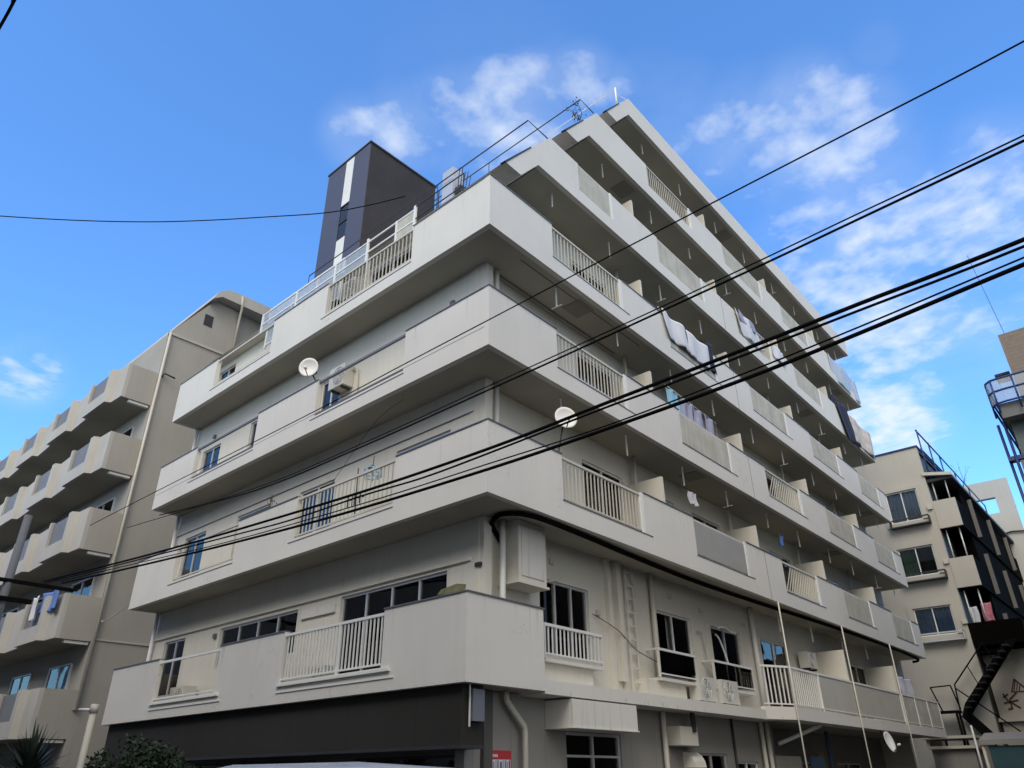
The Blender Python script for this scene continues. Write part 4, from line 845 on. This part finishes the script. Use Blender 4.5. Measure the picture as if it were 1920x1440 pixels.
# blue rooftop railing, following the street side
rr = MB()
for z_ in (14.3, 15.3, 16.3): rr.tube([FX(1.25, .0, z_+.4), FX(1.35, -4, z_+.2), FX(1.45, -14, z_)], .04, 6)
for x_ in (0, -2, -4, -7, -10, -14): rr.tube([FX(1.28-.012*x_, x_, 14.2), FX(1.28-.012*x_, x_, 16.72+.03*x_)], .035, 6)
rr.build('roof_railing', BLUEG, RB); 
plant(FX, 1.3, -9, 16.0, 1.4, 'spindly roof plant behind the blue railing of the sand coloured block', 30, .5, 9, pot=False)
cloth(FX, 1.25, 1.55, -.4, 7.5, 8.2, 'shirt', TOWEL, 'white shirt drying on the black balcony of the sand coloured block', 'shirt', seed=41)
cloth(FX, 1.7, 2.1, -.4, 7.5, 8.3, 'shirt', PINKC, 'pink and white patterned shirt drying on the black balcony', 'shirt', seed=42)
# lower wing with lettering and stairs
WG = thing('shop_building', 'low sand coloured wing with dark brown lettering beyond the outside stair', 'building', (31, -3, 0))
mb = MB(); mb.box(FX, 1.12, 9, -9, -.9, 0, 6.35); mb.build('wall', SAND, WG)
mb = MB(); mb.box(FX, .9, 9, -.899, -.7, 3.55, 3.68); mb.build('ledge', CRM, WG)
mb = MB(); mb.box(FX, 1.1, 9, -9, -.5, 6.36, 6.85); mb.build('roof_fascia', mat('black_panel', (.005, .0045, .004), .95, spec=.02), WG)
def strokes(fr, s, z, w, h, segs, n0, n1, name, parent, th=.05):
    mb = MB()
    for (x0, y0, x1, y1, *k_) in segs:
        t_ = th*(k_[0] if k_ else 1); a = Vector((s+x0*w, z+y0*h)); b = Vector((s+x1*w, z+y1*h)); dd = (b-a).normalized(); pp = Vector((-dd.y, dd.x))*t_/2
        mb.face_prism(fr, [tuple(a-pp), tuple(b-pp), tuple(b+pp), tuple(a+pp)], n0, n1)
    return mb.build(name, INKBR, parent)
strokes(FX, 1.38, 4.02, .62, .62, [(.35, .45, .15, 1.0), (.1, .75, .45, .95), (.05, .38, .95, .55), (.95, 1.0, .45, .6), (.45, .6, .45, .0), (.45, .05, .2, .0), (.45, .45, .95, .05)], -.899, -.87, 'lettering', WG, .06)
strokes(FX, 1.82, 4.68, .62, .5, [(0, 0, .35, 1.0), (.35, 1.0, 1.0, 0), (0, 0, 1.0, 0, .8), (.15, .05, .42, .95, .7), (.3, .05, .5, .75, .7), (.45, .05, .62, .55, .7)], -.899, -.872, 'emblem', WG, .05)
MB().face_prism(FX, [(2.45, 4.1), (3.2, 4.1), (3.2, 4.75), (2.75, 4.75), (2.4, 4.6), (2.5, 4.35)], -.899, -.87).build('emblem_patch', mat('patch_brown', (.19, .17, .13), .7), WG)
ST = thing('outdoor_staircase', 'black steel outdoor staircase with thin railing between the white block and the sand wing', 'staircase', (29.2, -1, 0))
mb = MB(); mb.face_prism(FX, [(-.05, 3.75), (.2, 4.25), (2.35, 6.6), (2.8, 6.6), (.35, 3.85)], .3, .42); mb.face_prism(FX, [(-.05, 3.75), (.35, 3.85), (1.1, 2.9), (.75, 2.75)], .3, .42); mb.build('stringer', BLACK, ST)
mb = MB()
for i in range(11): s_ = .25+i*.2; z_ = 4.05+i*.225; mb.box(FX, s_, s_+.22, .43, 1.1, z_, z_+.03)
mb.build('tread', DARKM, ST)
mb = MB(); mb.tube([FX(0.02, .5, 5.0), FX(1.5, .5, 6.55)], .03, 6); mb.tube([FX(.02, .5, 5.0), FX(-.03, .5, 3.9)], .03, 6); mb.tube([FX(0.02, .5, 4.85), FX(2.1, .5, 2.95)], .03, 6)
for t_ in (.45, .8, 1.0): mb.tube([FX(.02+1.48*t_, .5, 5.0+1.55*t_), FX(.25+1.48*t_, .5, 4.25+1.5*t_)], .02, 6)
mb.tube([FX(-.95, .5, 4.95), FX(-.15, .5, 4.98)], .03, 6); mb.tube([FX(-.15, .5, 4.98), FX(.0, .5, 4.05)], .03, 6); mb.tube([FX(-.95, .5, 4.95), FX(-.7, .5, 4.0)], .03, 6); mb.box(FX, -.95, 0, .3, 1.0, 3.9, 3.98); mb.build('stair_railing', BLACK, ST)
mb = MB()
for s_, n_ in ((-.9, .4), (-.1, .4), (-.1, .95), (.9, .4)): mb.tube([FX(s_, n_, 0), FX(s_, n_, 3.9 if s_ < .5 else 2.9)], .05, 6)
mb.build('leg', BLACK, ST)
cnp = thing('roadside_canopy', 'grey shed roof with teal tarpaulin side at the bottom right corner', 'canopy', (26, -2, 0))
mb = MB(); mb.prism([(21.5, -1.9, 2.45), (21.5, -4.5, 2.45), (28, -4.2, 2.9), (28, -.9, 2.9)], [(21.5, -1.9, 2.6), (21.5, -4.5, 2.6), (28, -4.2, 3.05), (28, -.9, 3.05)]); mb.build('roof', GREYW, cnp)
MB().plan([(21.6, -2.1), (21.6, -4.4), (21.68, -4.4), (21.68, -2.1)], .2, 2.42).build('tarpaulin', TEAL, cnp)
mb = MB()
for x_, y_ in ((21.6, -1.95), (21.6, -4.45), (27.9, -1.0), (27.9, -4.1)): mb.tube([(x_, y_, 0), (x_, y_, 2.45)], .05, 6)
mb.build('post', CRM, cnp)
sh = thing('garden_shed', 'small corrugated shed with slatted roof edges below the stair landing', 'shed', (27.6, -.5, 0))
MB().plan([(27.0, .9), (27.0, -.6), (29.0, -.6), (29.0, .9)], 0, 2.5).build('wall', GREYW, sh); mb = MB(); mb.plan([(26.8, 1.0), (26.8, -.7), (29.2, -.7), (29.2, 1.0)], 2.5, 2.6); mb.plan([(26.7, 1.1), (26.7, -.8), (29.2, -.8), (29.2, 1.1)], 2.85, 2.95); mb.plan([(26.9, 1.0), (26.9, .9), (29.0, .9), (29.0, 1.0)], 2.6, 2.85); mb.build('roof', CRM, sh)
tag(MB().tube([(25.0, -1.1, 0.1), (25.0, -1.1, 3.2)], .035, 8).build('steel_post', WHITE), 'thin white steel post standing in front of the shed', 'post')

# ================================================================== FAR BUILDINGS
XF = 45.0; FF = Fr((XF, 0), (0, -1), (-1, 0))
FB = thing('far_building', 'pale plain building far behind with a rectangular opening showing sky', 'building', (XF, 0, 0))
mb = MB(); wall(mb, FF, -1.5, 2.9, 14.2, 18.1, 0, .4, [(.55, 2.0, 16.0, 17.0)]); mb.box(FF, -1.5, 2.9, -.4, 0, 0, 14.199); mb.build('wall', FARW, FB)
mb = MB(); mb.box(FF, -1.5, 2.9, -9, -.41, 0, 13.6); mb.build('rear_wall', FARW, FB); MB().tube([FF(1.6, .1, 14.6), FF(2.3, .1, 14.7), FF(3.1, .1, 14.6)], .05, 6).build('duct_pipe', DARKM, FB)
XR = 16.0; FG = Fr((XR, 0), (0, -1), (-1, 0))
NB = thing('apartment_building', 'tall dark block at the right edge with a curved blue glass balcony', 'apartment building', (XR, -7, 0))
mb = MB(); mb.box(FG, 6.53, 14, -14, 0, 11.2, 13.5); mb.build('upper_wall', mat('brown_tile', (.22, .18, .15), .8, var=.1, scale=8, bump=.3, lines=('z', .12, .012, .35)), NB)
mb = MB(); mb.box(FG, 6.2, 14, -14, -.3, 0, 9.2); mb.build('lower_wall', mat('dark_block_wall', (.045, .04, .045), .6, var=.15), NB)
mb = MB(); mb.box(FG, 5.98, 14, -14, .05, 9.25, 9.5); mb.box(FG, 5.95, 14, -14, .3, 10.75, 11.2); mb.build('balcony_slab', mat('dark_soffit', (.17, .175, .17), .7, var=.1), NB)
mb = MB(); mb.box(FG, 6.05, 14, -14, -.2, 9.5, 10.75); mb.build('balcony_wall', mat('teal_grey', (.12, .15, .15), .5, var=.15, scale=2), NB)
arc = [(5.77, .0), (5.80, .22), (5.95, .38), (6.2, .42), (9, .42)]
mb = MB()
for z_ in (11.2, 11.58, 11.95): mb.tube([FG(s_, n_, z_) for s_, n_ in arc]+[], .03, 6); mb.tube([FG(5.77, -8, z_), FG(5.77, 0, z_)], .03, 6)
for s_, n_ in ((5.77, .0), (5.95, .38), (6.5, .42), (7.3, .42), (8.1, .42)): mb.tube([FG(s_, n_, 10.9), FG(s_, n_, 11.97)], .025, 6)
for x_ in (-2, -4, -6, -8): mb.tube([FG(5.77, x_, 10.9), FG(5.77, x_, 11.97)], .025, 6)
mb.build('balcony_rail', BLUEG, NB)
mb = MB()
for i in range(len(arc)-1): mb.prism([FG(arc[i][0], arc[i][1]-.01, 11.22), FG(arc[i+1][0], arc[i+1][1]-.01, 11.22), FG(arc[i+1][0], arc[i+1][1], 11.22), FG(arc[i][0], arc[i][1], 11.22)], [FG(arc[i][0], arc[i][1]-.01, 11.93), FG(arc[i+1][0], arc[i+1][1]-.01, 11.93), FG(arc[i+1][0], arc[i+1][1], 11.93), FG(arc[i][0], arc[i][1], 11.93)])
mb.build('balcony_glass', mat('pale_glass', (.45, .52, .62), .15, var=.05, alpha=.8), NB)
mb = MB(); mb.tube([FG(5.72, -.3, 4), FG(5.72, -.3, 10.8)], .04, 6); mb.tube([FG(5.9, -.1, 4), FG(5.9, -.1, 10.8)], .04, 6)
for z_ in (5, 7.8, 9.6): mb.box(FG, 5.70, 6.1, -.4, -.1, z_, z_+.12)
mb.build_each('downpipe', BLUEG, NB)
MB().box(FG, 6.05, 6.45, -1.2, -.6, 12.45, 12.53).build('small_canopy', DARKM, NB)
MB().box(FG, 7.15, 7.5, .005, .14, 12.0, 12.12).build('wall_light', WHITE, NB)
MB().tube([FG(6.7, -1, 13.5), FG(6.45, -1.5, 17.5)], .008, 5).build('aerial', DARKM, NB)

# houses on the camera's side of the streets
def plain_house(x0, x1, y0, y1, h, label, m_, faces):
    t = thing('house', label, 'house', ((x0+x1)/2, (y0+y1)/2, 0))
    MB().plan([(x0, y0), (x1, y0), (x1, y1), (x0, y1)], 0, h).build('wall', m_, t)
    MB().plan([(x0-.2, y0-.2), (x1+.2, y0-.2), (x1+.2, y1+.2), (x0-.2, y1+.2)], h, h+.25).build('roof', CONC, t)
    for fr, smax in faces:
        for fl in range(int(h//2.8)):
            s = 1.2
            while s+1.7 < smax:
                mb = MB(); mb.box(fr, s, s+1.7, .002, .05, .9+2.8*fl, 2.3+2.8*fl); f = mb.build('window', ALU, t)
                MB().box(fr, s+.06, s+1.64, .051, .055, .96+2.8*fl, 2.24+2.8*fl).build('pane', FASC, f); s += 3.0
    return t
plain_house(-19, -10.6, -12.0, 60, 11.5, 'plain grey terrace across the left street behind the viewpoint', BEIGE, [(Fr((-10.6, -12), (0, 1), (1, 0)), 40)])

plain_house(3.5, 14.5, -19, -10.2, 12.0, 'plain beige house across the right street beyond the edge of view', SAND, [(Fr((3.5, -10.2), (1, 0), (0, 1)), 11)])

# ================================================================== STREET THINGS
def wire(pts, rad, label, grp='overhead cables', name='power_cable'):
    P = [Vector(p) for p in pts]; out_ = []
    for i in range(len(P)-1):
        p0, p1, p2, p3 = P[max(i-1, 0)], P[i], P[i+1], P[min(i+2, len(P)-1)]
        for k_ in range(6):
            t_ = k_/6; out_.append(.5*((2*p1)+(-p0+p2)*t_+(2*p0-5*p1+4*p2-p3)*t_*t_+(-p0+3*p1-3*p2+p3)*t_**3))
    out_.append(P[-1]); o = MB().tube(out_, rad, 8).build(name, BLACK); return tag(o, label, 'cable', grp)
XA = lambda y: -1.255-.0088*(y-1.6)
def W(pts): return [(XA(y), y, z) for y, z in pts]
wire(W([(15.06, 6.42), (11.16, 6.18), (8.73, 6.04), (5.72, 5.90), (1.62, 5.76), (-1.16, 5.74), (-3.08, 5.80), (-5.29, 5.87), (-6.29, 5.91), (-7.81, 5.96), (-10.5, 6.15)]), .023, 'thick black cable, topmost of the heavy bundle crossing the corner')
wire(W([(15.02, 6.37), (11.12, 6.12), (5.68, 5.81), (3.6, 5.70), (1.6, 5.69), (0.2, 5.64), (-1.16, 5.67), (-3.07, 5.74), (-3.86, 5.75), (-5.27, 5.80), (-6.27, 5.835), (-7.79, 5.89), (-10.5, 6.08)]), .015, 'loosely wavering cable lashed just under the topmost heavy cable')
wire(W([(13.73, 6.22), (9.92, 5.98), (5.66, 5.70), (1.6, 5.55), (-1.17, 5.51), (-3.11, 5.49), (-5.02, 5.57), (-6.23, 5.65), (-7.77, 5.78), (-10.5, 6.0)]), .010, 'thin cable just above the lowest heavy cable')
wire(W([(13.69, 6.16), (9.88, 5.9), (5.65, 5.65), (2.13, 5.49), (-1.17, 5.43), (-3.37, 5.45), (-5.01, 5.50), (-6.22, 5.58), (-7.74, 5.71), (-10.5, 5.92)]), .023, 'thick black cable, lowest of the heavy bundle crossing the corner')
def WE(pts): return [(-.88-.059*(y), y, z) for y, z in pts]
wire([(-.07, 13.81, 7.95), (-.51, 6.33, 7.19), (-.73, 2.43, 7.03), (-.92, -.82, 6.98), (-1.02, -2.42, 6.95), (-1.11, -3.98, 6.93), (-1.19, -5.42, 6.93), (-1.26, -6.5, 6.93), (-1.32, -7.59, 6.93), (-1.42, -10.5, 7.0)], .009, 'upper thin cable of the middle pair across the white corner')
wire([(-.2, 11.55, 7.8), (-.51, 6.32, 7.13), (-.74, 2.42, 6.96), (-.92, -.82, 6.91), (-1.02, -2.42, 6.88), (-1.10, -3.86, 6.87), (-1.19, -5.41, 6.86), (-1.26, -6.48, 6.86), (-1.32, -7.58, 6.87), (-1.42, -10.5, 6.95)], .014, 'lower cable of the middle pair across the white corner')
wire([(-.44, 15.53, 8.30), (-.6, 11.46, 8.24), (-.81, 6.12, 8.13), (-.93, 2.97, 8.08), (-1.01, 1.11, 8.07), (-1.12, -1.73, 8.05), (-1.17, -3.16, 8.05), (-1.25, -5.04, 8.02), (-1.31, -6.75, 8.0), (-1.38, -8.41, 7.98), (-1.5, -11, 8.05)], .010, 'single thin wire running highest over the balconies to the upper right')
for o_ in ((-2.0, 5.78), (-4.9, 5.86), (-6.45, 5.92)):
    pass
wire([(-5.41, 19.26, 19.1), (-4.91, 18.64, 19.0), (-3.69, 17.12, 18.78), (-2.49, 15.63, 18.62), (-1.31, 14.16, 18.53), (-0.15, 12.72, 18.54), (1.0, 11.29, 18.61), (2.26, 9.73, 18.72), (3.17, 8.6, 19.0), (3.96, 7.61, 19.36)], .018, 'lone dark wire sagging from the upper left to the roof beside the dark stair tower')
wire([(-8.10, -1.1, 6.45), (-8.07, -1.68, 7.33), (-8.08, -2.08, 7.33), (-8.08, -2.28, 7.53), (-8.05, -6, 8.4)], .012, 'short piece of wire in the top left corner of the view')
UP = thing('utility_pole', 'grey concrete utility pole with dark crossarms at the far left', 'utility pole', (-2.6, 13.6, 0))
MB().tube([(-2.6, 13.6, 0), (-2.6, 13.6, 7.65)], [.115, .095], 12).build('pole', mat('pole_grey', (.11, .12, .14), .7), UP)
mb = MB(); mb.box(WD, -3.4, -1.1, 13.5, 13.6, 5.95, 6.03); mb.box(WD, -3.3, -2.0, 13.45, 13.55, 5.5, 5.6); mb.box(WD, -3.3, -2.75, 13.2, 13.75, 4.7, 5.5); mb.build('crossarm', BLACK, UP)
mb = MB(); mb.tube([(-3.1, 13.4, 4.3), (-3.1, 13.4, 5.2)], .25, 12); mb.build('transformer', DARKM, UP)

SL = thing('lamp_post', 'pale street pipe post with an elbow arm bolted beside the left balcony end', 'post', (-2.1, 8.0, 0))
MB().tube([(-2.1, 8.0, .1), (-2.05, 8.1, 2.85)], [.062, .058], 12).build('pole', CRM, SL)
MB().tube([(-2.05, 8.1, 2.80), (-2.14, 8.28, 2.81), (-2.2, 8.4, 2.81)], .026, 8).build('arm', WHITE, SL)
MB().tube([(-2.05, 8.1, 2.74), (-2.05, 8.1, 2.90)], .072, 12).build('collar', CRM, SL)

def bush(c, rx, ry, rz, n, label, cat, name, seed, leaf=.09, m_=LEAF, stems=7):
    rnd = random.Random(seed); t = thing(name, label, cat, (c[0], c[1], 0)); st_ = MB(); lf = MB(); top = c[2]
    for i in range(stems):
        a = rnd.uniform(0, 6.28); p = [Vector((c[0]+rnd.uniform(-.2, .2)*rx, c[1]+rnd.uniform(-.2, .2)*ry, .1))]
        e_ = Vector((c[0]+math.cos(a)*rx*.6, c[1]+math.sin(a)*ry*.6, top+rz*.4))
        for j in range(1, 5): p.append(p[0].lerp(e_, j/4)+Vector([rnd.uniform(-.08, .08) for _ in range(3)]))
        st_.tube(p, [.04, .03, .022, .014, .008], 6)
    for i in range(n):
        th = rnd.uniform(0, 6.283); ph = math.acos(rnd.uniform(-1, 1)); rr_ = rnd.random()**.4
        p = Vector((math.sin(ph)*math.cos(th), math.sin(ph)*math.sin(th), math.cos(ph)))
        bump_ = 1+.35*noise.noise(p*2.3+Vector((seed, 0, 0)))
        q_ = Vector((c[0]+p.x*rx*rr_*bump_, c[1]+p.y*ry*rr_*bump_, top+p.z*rz*rr_*bump_))
        if noise.noise(q_*2.2+Vector((0, seed, 0))) < -.18: continue
        a = Vector([rnd.uniform(-1, 1) for _ in range(3)]).normalized(); b = a.cross(Vector([rnd.uniform(-1, 1) for _ in range(3)])).normalized(); l_ = leaf*rnd.uniform(.6, 1.3)
        lf.add([q_, q_+a*l_*.5+b*l_*.28, q_+a*l_, q_+a*l_*.5-b*l_*.28], [(0, 1, 2, 3)])
    st_.build('stem', BARK, t); lf.build('foliage', m_, t); return t
bush((-1.15, 7.75, 1.35), .85, 1.75, .95, 26000, 'dense dark green shrub under the left end of the lowest balcony', 'shrub', 'shrub', 4)
Y = thing('yucca', 'spiky dark yucca with sword leaves at the bottom left corner', 'yucca', (-3.1, 7.6, 0))
MB().tube([(-3.1, 7.6, 0), (-3.05, 7.6, 1.0), (-3.08, 7.62, 1.75)], [.13, .11, .10], 10).build('trunk', BARK, Y)
yl = MB(); rnd = random.Random(2)
for i in range(170):
    a = rnd.uniform(0, 6.283); el = rnd.uniform(-.35, 1.5); l_ = rnd.uniform(.55, .85); b0 = Vector((-3.08, 7.62, 1.75+rnd.uniform(-.15, .05)))
    dr = Vector((math.cos(a)*math.cos(el), math.sin(a)*math.cos(el), math.sin(el))); sd_ = dr.cross(Vector((0, 0, 1))).normalized()*.022 if abs(dr.z) < .99 else Vector((.022, 0, 0))
    pts_ = [b0+dr*l_*t_+Vector((0, 0, -.12*t_*t_*math.cos(el))) for t_ in (0, .35, .7, 1)]; w_ = [.7, 1.1, .8, .05]
    vs = []
    for p_, k_ in zip(pts_, w_): vs += [p_-sd_*k_, p_+sd_*k_]
    yl.add(vs, [(0, 2, 3, 1), (2, 4, 5, 3), (4, 6, 7, 5)])
yl.build('foliage', LEAFD, Y)

# parked van: only its roof shows
V = thing('parked_van', 'pale blue grey van parked at the corner, only its roof in view', 'van', (-4.2, -3.4, 0))
FV = Fr((-4.9, -3.87), (math.cos(R(-38)), math.sin(R(-38))), (math.sin(R(-38)), -math.cos(R(-38))))
prof = [(-1.7, .35), (1.75, .35), (1.8, .75), (1.55, 1.0), (.95, 1.12), (.62, 1.58), (.35, 1.675), (-.3, 1.715), (-1.1, 1.70), (-1.5, 1.62), (-1.7, 1.2)]
def carbody(s0w, pr2, name, m_, inset):
    mb = MB(); k = len(pr2); rings = []
    for n_, sc in ((-.8, .96), (-.76, 1), (-.4, 1.0), (0, 1.0), (.4, 1), (.76, 1), (.8, .96)):
        ring_ = []
        for s_, z_ in pr2:
            top_in = 0 if z_ < 1.0 else (z_-1.0)*.22*(abs(n_)/.8); crown = -.045*(abs(n_)/.8)**3 if z_ > 1.5 else 0
            ring_.append(FV(s_*sc, n_*(1-top_in)-.9, z_+crown))
        rings.append(ring_)
    vs = [v for rg in rings for v in rg]; fs = []
    for i in range(len(rings)-1):
        for j in range(k): fs.append((i*k+j, i*k+(j+1) % k, (i+1)*k+(j+1) % k, (i+1)*k+j))
    fs += [tuple(range(k))[::-1], tuple(range((len(rings)-1)*k, len(rings)*k))]
    mb.add(vs, fs, True); return mb.build(name, m_, V)
bo = carbody(0, prof, 'body', CARP, 0)
md_ = bo.modifiers.new('bevel', 'BEVEL'); md_.width = .04; md_.segments = 3; md_.limit_method = 'ANGLE'
wn = MB()
for sgn in (-1, 1): wn.face_prism(FV, [(-1.45, 1.12), (.8, 1.12), (.55, 1.5), (.3, 1.56), (-1.3, 1.55)], -.9+sgn*.765, -.9+sgn*.785)
wn.build('side_window', FASC, V)
for s_ in (-1.1, 1.15):
    for n_ in (-.8, .8):
        mb = MB(); mb.tube([FV(s_, -.9+n_-.09, .32), FV(s_, -.9+n_+.09, .32)], .32, 20); w_ = mb.build('wheel', BLACK, V)
        MB().tube([FV(s_, -.9+n_-.095, .32), FV(s_, -.9+n_+.095, .32)], .19, 16).build('rim', ALU, w_)

# origins of single-mesh things at their own base
for o in list(col.objects):
    if o.type == 'MESH' and o.parent is None and 'category' in o:
        vs = [v.co for v in o.data.vertices]; c = Vector((sum(v.x for v in vs)/len(vs), sum(v.y for v in vs)/len(vs), min(v.z for v in vs)))
        o.data.transform(Matrix.Translation(-c)); o.location = c
